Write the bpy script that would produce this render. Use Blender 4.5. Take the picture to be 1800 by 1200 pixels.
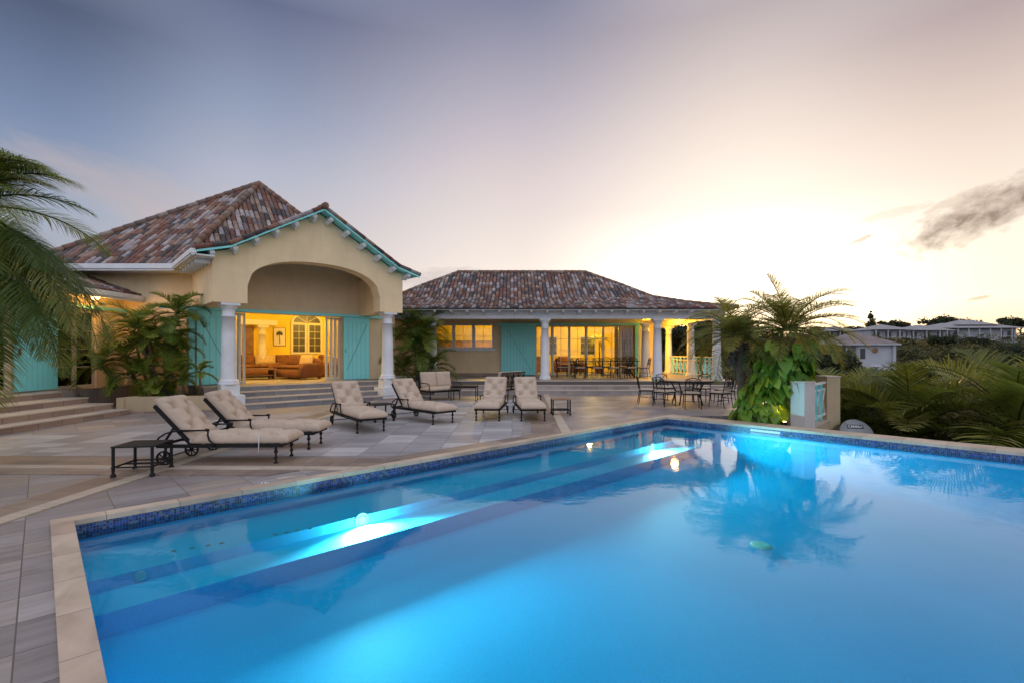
import bpy, math, random
import numpy as np
from mathutils import Matrix, Vector, Euler

# ------------------------------------------------------------ clear
for o in list(bpy.data.objects): bpy.data.objects.remove(o)
sc = bpy.context.scene
COL = sc.collection
R = math.radians
random.seed(7); np.random.seed(7)

# ------------------------------------------------------------ camera
F = 870.0            # focal length in pixels of the 1800 px wide photograph
EYE = 1.6
HORIZON = 620.0
cam_d = bpy.data.cameras.new('camera'); cam = bpy.data.objects.new('camera', cam_d); COL.objects.link(cam)
cam.location = (0, 0, EYE); cam.rotation_euler = (R(90), 0, 0)
cam_d.sensor_width = 36; cam_d.lens = F / 1800 * 36
cam_d.shift_y = 20 / 1800
cam_d.clip_start = .05; cam_d.clip_end = 8000
sc.camera = cam
sc.render.resolution_x = 1024; sc.render.resolution_y = 682

# ------------------------------------------------------------ view and sampling
sc.view_settings.view_transform = 'Standard'; sc.view_settings.look = 'None'
sc.view_settings.exposure = 0; sc.view_settings.gamma = 1; sc.view_settings.use_curve_mapping = False
sc.render.engine = 'CYCLES'
sc.cycles.use_denoising = True
sc.cycles.max_bounces = 7; sc.cycles.diffuse_bounces = 4; sc.cycles.glossy_bounces = 3
sc.cycles.transmission_bounces = 4; sc.cycles.transparent_max_bounces = 16
sc.cycles.sample_clamp_indirect = 4.0
sc.cycles.caustics_reflective = False; sc.cycles.caustics_refractive = False

# ------------------------------------------------------------ node helper
class NT:
    def __init__(s, tree): s.t = tree; s.n = tree.nodes; s.l = tree.links
    def new(s, typ, **kw):
        n = s.n.new(typ)
        for k, v in kw.items(): setattr(n, k, v)
        return n
    def put(s, sock, v):
        if isinstance(v, bpy.types.NodeSocket): s.l.new(v, sock)
        else:
            try: sock.default_value = v
            except Exception: sock.default_value = (*v, 1.0)
    def math(s, op, a, b=None, c=None, clamp=False):
        n = s.new('ShaderNodeMath', operation=op, use_clamp=clamp)
        s.put(n.inputs[0], a)
        if b is not None: s.put(n.inputs[1], b)
        if c is not None: s.put(n.inputs[2], c)
        return n.outputs[0]
    def vmath(s, op, a, b=None):
        n = s.new('ShaderNodeVectorMath', operation=op)
        s.put(n.inputs[0], a)
        if b is not None: s.put(n.inputs[1], b)
        return n.outputs['Value'] if op in ('DOT_PRODUCT', 'LENGTH') else n.outputs[0]
    def ramp(s, fac, stops, interp='LINEAR'):
        n = s.new('ShaderNodeValToRGB'); n.color_ramp.interpolation = interp
        el = n.color_ramp.elements
        while len(el) < len(stops): el.new(.5)
        for e, (p, c) in zip(el, stops):
            e.position = p
            e.color = (c, c, c, 1) if isinstance(c, (int, float)) else (*c, 1)
        s.put(n.inputs[0], fac)
        return n.outputs[0]
    def mix(s, fac, a, b, mode='MIX'):
        n = s.new('ShaderNodeMix', data_type='RGBA', blend_type=mode)
        s.put(n.inputs[0], fac); s.put(n.inputs[6], a); s.put(n.inputs[7], b)
        return n.outputs[2]
    def noise(s, vec, scale, detail=4, rough=.55, dist=0):
        n = s.new('ShaderNodeTexNoise')
        if vec is not None: s.put(n.inputs['Vector'], vec)
        n.inputs['Scale'].default_value = scale; n.inputs['Detail'].default_value = detail
        n.inputs['Roughness'].default_value = rough; n.inputs['Distortion'].default_value = dist
        return n.outputs['Fac']
    def mapping(s, vec, loc=(0, 0, 0), rot=(0, 0, 0), scale=(1, 1, 1)):
        n = s.new('ShaderNodeMapping'); s.put(n.inputs[0], vec)
        n.inputs['Location'].default_value = loc; n.inputs['Rotation'].default_value = rot
        n.inputs['Scale'].default_value = scale
        return n.outputs[0]

# ------------------------------------------------------------ sky
SUN_AZ, SUN_EL = R(27), R(2.5)
world = bpy.data.worlds.new('World'); sc.world = world; world.use_nodes = True
w = NT(world.node_tree); w.n.clear()
tc = w.new('ShaderNodeTexCoord')
d = w.vmath('NORMALIZE', tc.outputs['Generated'])
sep = w.new('ShaderNodeSeparateXYZ'); w.put(sep.inputs[0], d)
zz = sep.outputs[2]
S = (math.sin(SUN_AZ), math.cos(SUN_AZ), 0.03)
dot = w.vmath('DOT_PRODUCT', d, S)
def L8(r, g, b_, k=1.0):
    f = lambda v: (v / 255 / 12.92 if v <= 10 else ((v / 255 + .055) / 1.055) ** 2.4) * k / 3
    return (f(r), f(g), f(b_))
top_tail = [(.74, (.50 / 3, .54 / 3, .66 / 3)), (1, (.85 / 3, .88 / 3, 1.0 / 3))]  # zenith above the view raised to add ambient light
SKYC = [(-.76, [(0, L8(190, 180, 182)), (.22, L8(158, 168, 188)), (.33, L8(120, 137, 170)), (.46, L8(80, 90, 118))]),
        (-.48, [(0, L8(225, 205, 195)), (.18, L8(208, 198, 200)), (.31, L8(178, 181, 198)), (.395, L8(148, 158, 184)), (.535, L8(100, 108, 138))]),
        (0.0, [(0, L8(255, 240, 225, 1.1)), (.12, L8(246, 233, 222, 1.05)), (.245, L8(233, 220, 215)), (.345, L8(216, 202, 204)), (.435, L8(188, 180, 192)), (.58, L8(128, 130, 156))]),
        (.44, [(0, L8(255, 226, 175, 1.8)), (.06, L8(255, 240, 208, 2.4)), (.142, L8(255, 246, 228, 1.9)), (.267, L8(254, 242, 228, 1.1)), (.396, L8(236, 220, 210)), (.537, L8(186, 173, 176))]),
        (.80, [(0, L8(255, 218, 165, 1.2)), (.082, L8(255, 236, 205, 1.35)), (.178, L8(254, 240, 222, 1.05)), (.326, L8(230, 210, 198)), (.454, L8(180, 162, 162))])]
azim = w.math('ARCTAN2', sep.outputs[0], sep.outputs[1])
sky = None
for k, (a_, st) in enumerate(SKYC):
    rp = w.ramp(zz, st + top_tail)
    if sky is None: sky = rp
    else:
        mr = w.new('ShaderNodeMapRange', interpolation_type='SMOOTHSTEP')
        w.put(mr.inputs[0], azim); mr.inputs[1].default_value = SKYC[k - 1][0]; mr.inputs[2].default_value = a_
        sky = w.mix(mr.outputs[0], sky, rp)
sky = w.vmath('SCALE', sky); sky.node.inputs[3].default_value = 3.0
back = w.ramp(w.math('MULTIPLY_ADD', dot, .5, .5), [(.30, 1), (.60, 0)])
sky = w.mix(back, sky, (1.0, 1.04, 1.24))  # sky behind the camera brightened, added as soft front light
nish = w.new('ShaderNodeTexSky', sky_type='NISHITA'); nish.sun_disc = False
nish.sun_elevation = SUN_EL; nish.sun_rotation = SUN_AZ
nsc = w.vmath('SCALE', nish.outputs[0]); nsc.node.inputs[3].default_value = .02
sky = w.vmath('ADD', sky, nsc)
# long dark cloud low on the right, thin pale clouds on the left
def pixdir(x, y):
    v = Vector(((x - 900) / F, 1, (HORIZON - y) / F)); v.normalize(); return v
def cloud_mask(px, py, ang, lx, ly, nscale, thr, soft, stretch=4.0):
    c = pixdir(px, py)
    right = Vector((0, 0, 1)).cross(-c).normalized(); right = -right if right.dot(Vector((1, 0, 0))) < 0 else right
    up = right.cross(c).normalized(); up = up if up.z > 0 else -up
    a = math.cos(ang) * right + math.sin(ang) * up; b = -math.sin(ang) * right + math.cos(ang) * up
    u = w.math('DIVIDE', w.vmath('DOT_PRODUCT', d, tuple(a)), lx)
    v = w.math('DIVIDE', w.vmath('DOT_PRODUCT', d, tuple(b)), ly)
    u = w.math('SUBTRACT', u, a.dot(c) / lx); v = w.math('SUBTRACT', v, b.dot(c) / ly)
    r2 = w.math('ADD', w.math('MULTIPLY', u, u), w.math('MULTIPLY', v, v))
    front = w.math('GREATER_THAN', w.vmath('DOT_PRODUCT', d, tuple(c)), .5)
    comb = w.new('ShaderNodeCombineXYZ'); w.put(comb.inputs[0], w.math('MULTIPLY', u, lx / ly / stretch)); w.put(comb.inputs[1], v)
    n = w.noise(comb.outputs[0], nscale, 7, .6, .35)
    g = w.math('SUBTRACT', w.math('MULTIPLY', n, 2.4), w.math('MULTIPLY', r2, .75))
    m = w.math('DIVIDE', w.math('SUBTRACT', g, thr), soft, clamp=True)
    return w.math('MULTIPLY', m, front)
m1 = cloud_mask(1732, 374, R(24), .105, .033, 1.7, .30, 1.15, 1.5)
m1 = w.math('MULTIPLY', m1, .93)
sky = w.mix(m1, sky, (.33, .235, .18))
for (cx, cy, an, lx, ly, am) in [(1515, 421, 24, .018, .004, .5), (1722, 524, 12, .014, .003, .55), (1690, 350, 20, .05, .010, .35), (1570, 375, 8, .05, .008, .22)]:
    m = cloud_mask(cx, cy, R(an), lx, ly, 1.2, .35, .6, 2.0)
    sky = w.mix(w.math('MULTIPLY', m, am), sky, (.50, .37, .28))
m2 = cloud_mask(245, 345, R(-14), .15, .045, 1.3, .30, 1.0)
sky = w.mix(w.math('MULTIPLY', m2, .55), sky, (.56, .47, .47))
m3 = cloud_mask(760, 490, R(10), .09, .02, 1.3, .30, .8)
sky = w.mix(w.math('MULTIPLY', m3, .45), sky, (.52, .45, .47))
wisp = w.noise(w.mapping(d, rot=(0, 0, R(20)), scale=(2.2, 2.2, 9)), 1.4, 4, .5)
sky = w.mix(w.math('MULTIPLY', w.math('SUBTRACT', wisp, .45, clamp=True), .55, clamp=True), sky, w.vmath('SCALE', sky).node.outputs[0] if False else sky)
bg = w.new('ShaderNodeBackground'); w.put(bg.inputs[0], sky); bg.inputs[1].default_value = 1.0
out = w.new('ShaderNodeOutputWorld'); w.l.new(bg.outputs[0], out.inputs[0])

# ------------------------------------------------------------ sun
sl = bpy.data.lights.new('sun', 'SUN'); sun = bpy.data.objects.new('sun', sl); COL.objects.link(sun)
sl.energy = 2.0; sl.angle = R(4); sl.color = (1, .66, .34)
sd = Vector((math.sin(SUN_AZ) * math.cos(SUN_EL + R(2)), math.cos(SUN_AZ) * math.cos(SUN_EL + R(2)), math.sin(SUN_EL + R(2))))
sun.rotation_euler = sd.to_track_quat('Z', 'Y').to_euler()

# ------------------------------------------------------------ object helpers
W = {}
def wm(o): return W[o.name] if o is not None else Matrix.Identity(4)
def tag(o, label=None, cat=None, group=None, kind=None):
    if label: o['label'] = label
    if cat: o['category'] = cat
    if group: o['group'] = group
    if kind: o['kind'] = kind
    return o
def thing(name, label, cat, loc=(0, 0, 0), rz=0.0, group=None):
    o = bpy.data.objects.new(name, None); COL.objects.link(o)
    o.empty_display_size = .2
    o.location = loc; o.rotation_euler = (0, 0, rz)
    W[o.name] = Matrix.Translation(Vector(loc)) @ Matrix.Rotation(rz, 4, 'Z')
    return tag(o, label, cat, group)
def copy_tree(o, parent=None):
    c = o.copy(); COL.objects.link(c); c.parent = parent
    for ch in list(o.children): copy_tree(ch, c)
    return c
def place_copy(o, loc, rz, label, group=None):
    c = copy_tree(o); c.location = loc; c.rotation_euler = (0, 0, rz); c['label'] = label
    if group: c['group'] = group
    W[c.name] = Matrix.Translation(Vector(loc)) @ Matrix.Rotation(rz, 4, 'Z')
    return c

class MB:
    def __init__(s): s.v = []; s.f = []; s.m = []; s.r = []; s.sm = []; s.mi = 0; s.rv = 0.0; s.smooth = False
    def add(s, vs, fs):
        b = len(s.v); s.v += [tuple(p) for p in vs]
        for f in fs:
            s.f.append(tuple(b + i for i in f)); s.m.append(s.mi); s.r.append(s.rv); s.sm.append(s.smooth)
        return s
    def box(s, x0, x1, y0, y1, z0, z1, M=None):
        vs = [Vector((x, y, z)) for z in (z0, z1) for y in (y0, y1) for x in (x0, x1)]
        if M is not None: vs = [M @ p for p in vs]
        return s.add(vs, [(0, 2, 3, 1), (4, 5, 7, 6), (0, 1, 5, 4), (2, 6, 7, 3), (0, 4, 6, 2), (1, 3, 7, 5)])
    def bar(s, p, q, wd, ht, up=(0, 0, 1)):
        p = Vector(p); q = Vector(q); t = (q - p).normalized(); u = Vector(up)
        sd = t.cross(u); sd = sd.normalized() if sd.length > 1e-6 else Vector((1, 0, 0)); u = sd.cross(t)
        vs = [e + sd * a * wd / 2 + u * b * ht / 2 for e in (p, q) for a, b in ((-1, -1), (1, -1), (1, 1), (-1, 1))]
        return s.add(vs, [(3, 2, 1, 0), (4, 5, 6, 7), (0, 1, 5, 4), (1, 2, 6, 5), (2, 3, 7, 6), (3, 0, 4, 7)])
    def tube(s, pts, r, n=6, caps=True):
        pts = [Vector(p) for p in pts]; rs = r if isinstance(r, (list, tuple)) else [r] * len(pts)
        vs = []; prev = None
        for i, p in enumerate(pts):
            t = (pts[min(i + 1, len(pts) - 1)] - pts[max(i - 1, 0)]).normalized()
            if prev is None:
                a = Vector((0, 0, 1)) if abs(t.z) < .9 else Vector((1, 0, 0))
                u = t.cross(a).normalized()
            else:
                u = prev - t * prev.dot(t); u = u.normalized() if u.length > 1e-6 else t.cross(Vector((0, 0, 1))).normalized()
            prev = u; v = t.cross(u)
            vs += [p + (u * math.cos(2 * math.pi * k / n) + v * math.sin(2 * math.pi * k / n)) * rs[i] for k in range(n)]
        fs = [(i * n + k, i * n + (k + 1) % n, (i + 1) * n + (k + 1) % n, (i + 1) * n + k) for i in range(len(pts) - 1) for k in range(n)]
        if caps: fs += [tuple(range(n - 1, -1, -1)), tuple((len(pts) - 1) * n + k for k in range(n))]
        o = s.smooth; s.smooth = True; s.add(vs, fs); s.smooth = o
        return s
    def lathe(s, prof, c=(0, 0, 0), n=20, M=None):
        vs = []
        for r, z in prof:
            vs += [Vector((c[0] + r * math.cos(2 * math.pi * k / n), c[1] + r * math.sin(2 * math.pi * k / n), c[2] + z)) for k in range(n)]
        if M is not None: vs = [M @ p for p in vs]
        fs = [(i * n + k, i * n + (k + 1) % n, (i + 1) * n + (k + 1) % n, (i + 1) * n + k) for i in range(len(prof) - 1) for k in range(n)]
        fs += [tuple(range(n - 1, -1, -1)), tuple((len(prof) - 1) * n + k for k in range(n))]
        return s.add(vs, fs)
    def prism(s, poly, z0, z1, M=None):
        """poly: 2-D CCW points; extruded from z0 to z1"""
        n = len(poly)
        vs = [Vector((x, y, z0)) for x, y in poly] + [Vector((x, y, z1)) for x, y in poly]
        if M is not None: vs = [M @ p for p in vs]
        return s.add(vs, [tuple(range(n - 1, -1, -1)), tuple(range(n, 2 * n))] + [(i, (i + 1) % n, n + (i + 1) % n, n + i) for i in range(n)])
    def build(s, name, mats, parent=None, space=None):
        me = bpy.data.meshes.new(name)
        M = wm(parent).inverted() @ (space if space is not None else (wm(parent)))
        vs = [M @ Vector(p) for p in s.v]
        me.from_pydata(vs, [], s.f)
        if not isinstance(mats, (list, tuple)): mats = [mats]
        for m in mats: me.materials.append(m)
        me.polygons.foreach_set('material_index', s.m)
        me.polygons.foreach_set('use_smooth', s.sm)
        a = me.attributes.new('rnd', 'FLOAT', 'FACE'); a.data.foreach_set('value', s.r)
        me.update()
        o = bpy.data.objects.new(name, me); COL.objects.link(o); o.parent = parent
        W[o.name] = wm(parent)
        return o

def quads_object(name, Q, rnd, mat, parent=None, smooth=False):
    """Q: (N,4,3) array of world quads"""
    Q = np.asarray(Q, dtype=np.float32); N = len(Q)
    if parent is not None:
        M = np.array(wm(parent).inverted()); Q = Q @ M[:3, :3].T.astype(np.float32) + M[:3, 3].astype(np.float32)
    me = bpy.data.meshes.new(name)
    me.vertices.add(N * 4); me.vertices.foreach_set('co', Q.reshape(-1))
    me.loops.add(N * 4); me.loops.foreach_set('vertex_index', np.arange(N * 4, dtype=np.int32))
    me.polygons.add(N); me.polygons.foreach_set('loop_start', np.arange(0, N * 4, 4, dtype=np.int32))
    me.polygons.foreach_set('loop_total', np.full(N, 4, dtype=np.int32))
    a = me.attributes.new('rnd', 'FLOAT', 'FACE'); a.data.foreach_set('value', np.asarray(rnd, dtype=np.float32))
    me.materials.append(mat); me.update(calc_edges=True)
    o = bpy.data.objects.new(name, me); COL.objects.link(o); o.parent = parent
    W[o.name] = wm(parent)
    return o

# frames: C = camera aligned (identity), H = main villa frame, P = pool frame
TH, TP = R(42.1), R(43.65)
Hm = Matrix.Rotation(TH, 4, 'Z'); Pm = Matrix.Rotation(TP, 4, 'Z')
def gp(x, y, z=0.0):
    """the ground point seen at photograph pixel (x, y)"""
    Y = F * (EYE - z) / (y - HORIZON); return Vector(((x - 900) / F * Y, Y, z))

# ------------------------------------------------------------ materials
def mat(name):
    m = bpy.data.materials.new(name); m.use_nodes = True; n = NT(m.node_tree); n.n.clear()
    o = n.new('ShaderNodeOutputMaterial'); return m, n, o
def principled(n, o, col, rough=.6, metal=0, bump=None, bstr=.3, bdist=.01, spec=None):
    p = n.new('ShaderNodeBsdfPrincipled'); n.put(p.inputs['Base Color'], col); n.put(p.inputs['Roughness'], rough)
    p.inputs['Metallic'].default_value = metal
    if spec is not None: p.inputs['Specular IOR Level'].default_value = spec
    if bump is not None:
        b = n.new('ShaderNodeBump'); b.inputs['Strength'].default_value = bstr; b.inputs['Distance'].default_value = bdist
        n.put(b.inputs['Height'], bump); n.l.new(b.outputs[0], p.inputs['Normal'])
    n.l.new(p.outputs[0], o.inputs[0]); return p
def plain(name, col, rough=.6, var=.12, scale=3.0, metal=0, bstr=.15, bscale=60, spec=None):
    m, n, o = mat(name)
    c = n.new('ShaderNodeTexCoord').outputs['Object']
    nz = n.noise(c, scale, 5, .6)
    lo = tuple(v * (1 - var) for v in col); hi = tuple(min(1, v * (1 + var)) for v in col)
    base = n.ramp(nz, [(.3, lo), (.7, hi)])
    principled(n, o, base, rough, metal, n.noise(c, bscale, 3, .6), bstr, .004, spec)
    return m
M_ = {}
def stucco(name, col):
    m, n, o = mat(name); c = n.new('ShaderNodeTexCoord').outputs['Object']
    a = n.noise(c, .9, 5, .65); b = n.noise(n.mapping(c, scale=(5, 5, .7)), 1.2, 4, .6)
    base = n.ramp(a, [(.3, tuple(v * .86 for v in col)), (.7, tuple(v * 1.06 for v in col))])
    st = n.ramp(b, [(.45, 1.0), (.8, .93)])
    base = n.mix(1, base, st, 'MULTIPLY')
    principled(n, o, base, .85, 0, n.noise(c, 140, 4, .7), .35, .004)
    return m
M_['stucco'] = stucco('yellow_stucco', (.84, .66, .41))
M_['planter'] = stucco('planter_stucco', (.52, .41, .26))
M_['pier'] = stucco('pier_plaster', (.52, .50, .47))
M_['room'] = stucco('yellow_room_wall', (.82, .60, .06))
M_['white'] = plain('white_paint', (.70, .72, .74), .5, .06)
M_['cream'] = plain('cream_paint', (.62, .58, .48), .5, .06)
M_['iron'] = plain('black_cast_metal', (.010, .010, .010), .6, .3, 8, 0, .3, 90, .25)
M_['slat'] = plain('dark_slat', (.014, .012, .012), .6, .25, 12, 0, .15, 60, .25)
M_['cushion'] = None
M_['wood'] = plain('brown_wood', (.20, .10, .045), .5, .3, 6)
M_['sofa'] = plain('rust_fabric', (.15, .058, .024), .9, .2, 5, 0, .5, 200)
M_['pillow'] = plain('tan_pillow', (.50, .36, .18), .9, .15, 5)
M_['soil'] = plain('dry_soil', (.11, .08, .055), .95, .4, 10, 0, .9, 25)
M_['rubber'] = plain('dark_rubber', (.02, .02, .02), .8)
M_['grey_metal'] = plain('grey_dish_paint', (.30, .31, .33), .5)
M_['dark_print'] = plain('dark_print', (.03, .03, .035), .6)
M_['farwhite'] = plain('far_white_render', (.38, .39, .42), .8, .1, .5)
M_['farroof'] = plain('far_roof', (.19, .155, .15), .9, .25, .8)
M_['fargrey'] = plain('far_grey_roof', (.26, .25, .26), .9, .2, .8)
M_['dark'] = plain('dark_opening', (.035, .035, .04), .4)
M_['ceiling'] = plain('white_boarding', (.62, .60, .52), .6)
M_['trunk'] = plain('palm_trunk', (.16, .12, .085), .95, .35, 9, 0, .9, 30)
M_['boots'] = plain('palm_boots', (.12, .10, .085), .95, .4, 12, 0, .9, 40)

def fabric():
    m, n, o = mat('beige_canvas'); c = n.new('ShaderNodeTexCoord').outputs['Object']
    base = n.ramp(n.noise(c, 4, 5, .6), [(.3, (.45, .35, .265)), (.7, (.54, .43, .335))])
    wv = n.new('ShaderNodeTexWave'); n.put(wv.inputs[0], c); wv.inputs['Scale'].default_value = 140; wv.inputs['Distortion'].default_value = 1
    h = n.math('ADD', wv.outputs['Fac'], n.noise(c, 300, 2))
    principled(n, o, base, .95, 0, h, .15, .002, .2); return m
M_['cushion'] = fabric()
def teal():
    m, n, o = mat('turquoise_boards'); c = n.new('ShaderNodeTexCoord').outputs['Object']
    base = n.ramp(n.noise(c, 1.4, 5, .6), [(.3, (.22, .72, .73)), (.7, (.26, .79, .80))])
    principled(n, o, base, .45, 0, n.noise(n.mapping(c, scale=(30, 30, 2)), 2, 3), .12, .003); return m
M_['teal'] = teal()
M_['groove'] = plain('dark_turquoise_groove', (.025, .14, .16), .7)

def rooftile(name, stops):
    m, n, o = mat(name)
    a = n.new('ShaderNodeAttribute', attribute_name='rnd')
    c = n.new('ShaderNodeTexCoord').outputs['Object']
    base = n.ramp(a.outputs['Fac'], stops, 'CONSTANT')
    nz = n.noise(c, 7, 5, .7)
    base = n.mix(n.ramp(nz, [(.42, 0), (.75, .7)]), base, (.045, .038, .036))
    lich = n.noise(c, 30, 3, .6)
    base = n.mix(n.ramp(lich, [(.60, 0), (.72, .35)]), base, (.42, .40, .39))
    principled(n, o, base, .85, 0, n.noise(c, 60, 4, .7), .4, .006); return m
TS = [(0, (.060, .048, .048)), (.16, (.17, .062, .040)), (.32, (.25, .125, .080)), (.46, (.12, .070, .058)), (.58, (.30, .205, .155)),
      (.70, (.33, .29, .295)), (.80, (.16, .125, .12)), (.90, (.42, .36, .34)), (.97, (.22, .21, .24))]
M_['tile'] = rooftile('weathered_clay_tile', TS)
M_['tiledark'] = plain('dark_tile_bed', (.035, .028, .027), .95, .3, 8)
M_['ridge'] = rooftile('ridge_clay_tile', [(0, (.22, .115, .075)), (.35, (.17, .12, .10)), (.65, (.27, .18, .13)), (.85, (.32, .26, .22))])

def stone(name, tx, ty, rot, stops, grout=(.10, .085, .075), mortar=.008, off=(0, 0, 0), streak=(1, 9, 1), rough=.42):
    m, n, o = mat(name)
    c = n.mapping(n.new('ShaderNodeTexCoord').outputs['Object'], loc=off, rot=(0, 0, rot))
    br = n.mapping(c, scale=(1 / tx, 1 / ty, 1))
    fl = n.vmath('FLOOR', br); fr = n.vmath('FRACTION', br)
    fs = n.new('ShaderNodeSeparateXYZ'); n.put(fs.inputs[0], fr)
    cz = n.new('ShaderNodeCombineXYZ'); s2 = n.new('ShaderNodeSeparateXYZ'); n.put(s2.inputs[0], fl)
    n.put(cz.inputs[0], s2.outputs[0]); n.put(cz.inputs[1], s2.outputs[1])
    wn = n.new('ShaderNodeTexWhiteNoise', noise_dimensions='2D'); n.put(wn.inputs['Vector'], cz.outputs[0])
    base = n.ramp(wn.outputs['Value'], stops)
    # veins differ from slab to slab
    shift = n.vmath('SCALE', wn.outputs['Color']); shift.node.inputs[3].default_value = 20
    vn = n.noise(n.mapping(n.vmath('ADD', c, shift), scale=streak), 1.1, 6, .62, .6)
    base = n.mix(1, base, n.ramp(vn, [(.3, .74), (.5, 1.0), (.72, 1.20)]), 'MULTIPLY')
    big = n.noise(n.new('ShaderNodeTexCoord').outputs['Object'], .45, 4, .6)
    base = n.mix(1, base, n.ramp(big, [(.3, .80), (.7, 1.12)]), 'MULTIPLY')
    def edge(sock, t):
        e = n.math('MINIMUM', sock, n.math('SUBTRACT', 1.0, sock))
        return n.math('LESS_THAN', e, mortar / t / 2)
    gr = n.math('MAXIMUM', edge(fs.outputs[0], tx), edge(fs.outputs[1], ty))
    base = n.mix(gr, base, grout)
    h = n.math('SUBTRACT', n.math('MULTIPLY', n.noise(c, 25, 4), .3), gr)
    principled(n, o, base, n.ramp(vn, [(.3, rough), (.7, rough + .2)]), 0, h, .35, .004)
    return m
GREY = [(0, (.225, .195, .185)), (.3, (.285, .255, .25)), (.55, (.21, .175, .165)), (.75, (.32, .285, .28)), (.9, (.27, .215, .18)), (1, (.36, .325, .315))]
BROWN = [(0, (.21, .15, .115)), (.35, (.26, .185, .14)), (.6, (.17, .125, .10)), (.85, (.29, .22, .17)), (1, (.24, .165, .12))]
LIGHT = [(0, (.42, .34, .27)), (.5, (.46, .38, .30)), (1, (.40, .33, .265))]
M_['deck'] = stone('grey_stone_slabs', .66, .42, -TP, GREY, off=(.1, .05, 0))
M_['deckfield'] = stone('pale_stone_slabs', .60, .42, 0, [(0, (.28, .26, .27)), (.35, (.34, .32, .33)), (.6, (.25, .23, .235)), (.85, (.40, .38, .38)), (1, (.46, .44, .44))])
M_['brown'] = stone('brown_stone_band', .62, .31, -TP + R(45), BROWN, streak=(9, 1, 1))
M_['brownp'] = stone('brown_stone_border', .60, .42, -TP, BROWN)
M_['light'] = stone('cream_stone_band', .60, 5, -TP + R(45), LIGHT, mortar=.004)
M_['coping'] = stone('cream_coping_stone', .60, 3.0, 0, [(0, (.46, .35, .265)), (.5, (.52, .41, .31)), (1, (.42, .31, .235))], mortar=.005, off=(.13, .9, 0), streak=(2, 5, 1))
M_['copingy'] = stone('cream_coping_slabs', 3.0, .60, 0, [(0, (.46, .35, .265)), (.5, (.52, .41, .31)), (1, (.42, .31, .235))], mortar=.005, off=(.9, .2, 0), streak=(3, 2, 1))
M_['step'] = stone('step_stone', .62, .62, 0, [(0, (.30, .25, .22)), (.5, (.36, .32, .30)), (1, (.26, .225, .21))])
M_['nosing'] = plain('step_nosing', (.50, .43, .36), .5)
def riser(name, stops, w_=.55):
    m, n, o = mat(name); c = n.new('ShaderNodeTexCoord').outputs['Object']
    s_ = n.new('ShaderNodeSeparateXYZ'); n.put(s_.inputs[0], c)
    k = n.math('ADD', s_.outputs[0], s_.outputs[1])
    zr = n.math('FLOOR', n.math('MULTIPLY', s_.outputs[2], 6.6667))
    k = n.math('ADD', n.math('DIVIDE', k, w_), n.math('MULTIPLY', zr, .37))
    cz = n.new('ShaderNodeCombineXYZ'); n.put(cz.inputs[0], n.math('FLOOR', k)); n.put(cz.inputs[1], zr)
    wn = n.new('ShaderNodeTexWhiteNoise', noise_dimensions='2D'); n.put(wn.inputs['Vector'], cz.outputs[0])
    base = n.ramp(wn.outputs['Value'], stops)
    base = n.mix(n.math('LESS_THAN', n.math('FRACT', k), .02), base, (.09, .08, .08))
    base = n.mix(1, base, n.ramp(n.noise(n.mapping(c, scale=(1, 1, 12)), 3, 5), [(.3, .85), (.7, 1.1)]), 'MULTIPLY')
    principled(n, o, base, .55, 0, n.noise(c, 40, 4), .2, .004); return m
M_['riser'] = riser('grey_step_riser', [(0, (.17, .17, .185)), (.5, (.25, .25, .27)), (1, (.21, .20, .20))])
M_['riserp'] = riser('pink_step_riser', [(0, (.30, .20, .155)), (.5, (.37, .265, .21)), (1, (.26, .19, .155))])

def mosaic():
    m, n, o = mat('blue_glass_mosaic')
    c = n.new('ShaderNodeTexCoord').outputs['Object']
    br = n.mapping(c, scale=(40, 40, 40), loc=(.31, .31, .31))
    fl = n.vmath('FLOOR', br); fr = n.vmath('FRACTION', br)
    wn = n.new('ShaderNodeTexWhiteNoise', noise_dimensions='3D'); n.put(wn.inputs['Vector'], fl)
    base = n.ramp(wn.outputs['Value'], [(0, (.006, .015, .09)), (.22, (.015, .06, .30)), (.42, (.02, .03, .07)), (.58, (.05, .12, .24)), (.74, (.010, .03, .18)), (.88, (.09, .13, .16))], 'CONSTANT')
    fs = n.new('ShaderNodeSeparateXYZ'); n.put(fs.inputs[0], fr)
    g = None
    for i in range(3):
        e = n.math('LESS_THAN', n.math('MINIMUM', fs.outputs[i], n.math('SUBTRACT', 1.0, fs.outputs[i])), .06)
        # the plane of the wall itself has no joints running across it
        g = e if g is None else n.math('MAXIMUM', g, e)
    nrm = n.new('ShaderNodeNewGeometry').outputs['Normal']
    base = n.mix(g, base, (.13, .16, .20))
    principled(n, o, base, .4, 0, n.math('SUBTRACT', 1.0, g), .3, .002); return m
M_['mosaic'] = mosaic()
def poolfinish(name, c0_, c1_):
    m, n, o = mat(name); c = n.new('ShaderNodeTexCoord').outputs['Object']
    a = n.noise(c, .8, 5, .6)
    base = n.ramp(a, [(.3, c0_), (.7, c1_)])
    sp = n.noise(c, 90, 2, .6)
    base = n.mix(1, base, n.ramp(sp, [(.35, .90), (.65, 1.06)]), 'MULTIPLY')
    principled(n, o, base, .7); return m
M_['pool'] = poolfinish('blue_pool_plaster', (.014, .48, .84), (.020, .54, .90))
M_['ledge'] = poolfinish('shallow_light_plaster', (.08, .58, .90), (.10, .64, .94))  # same plaster, painted paler to stand in for brighter light in shallow water
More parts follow.
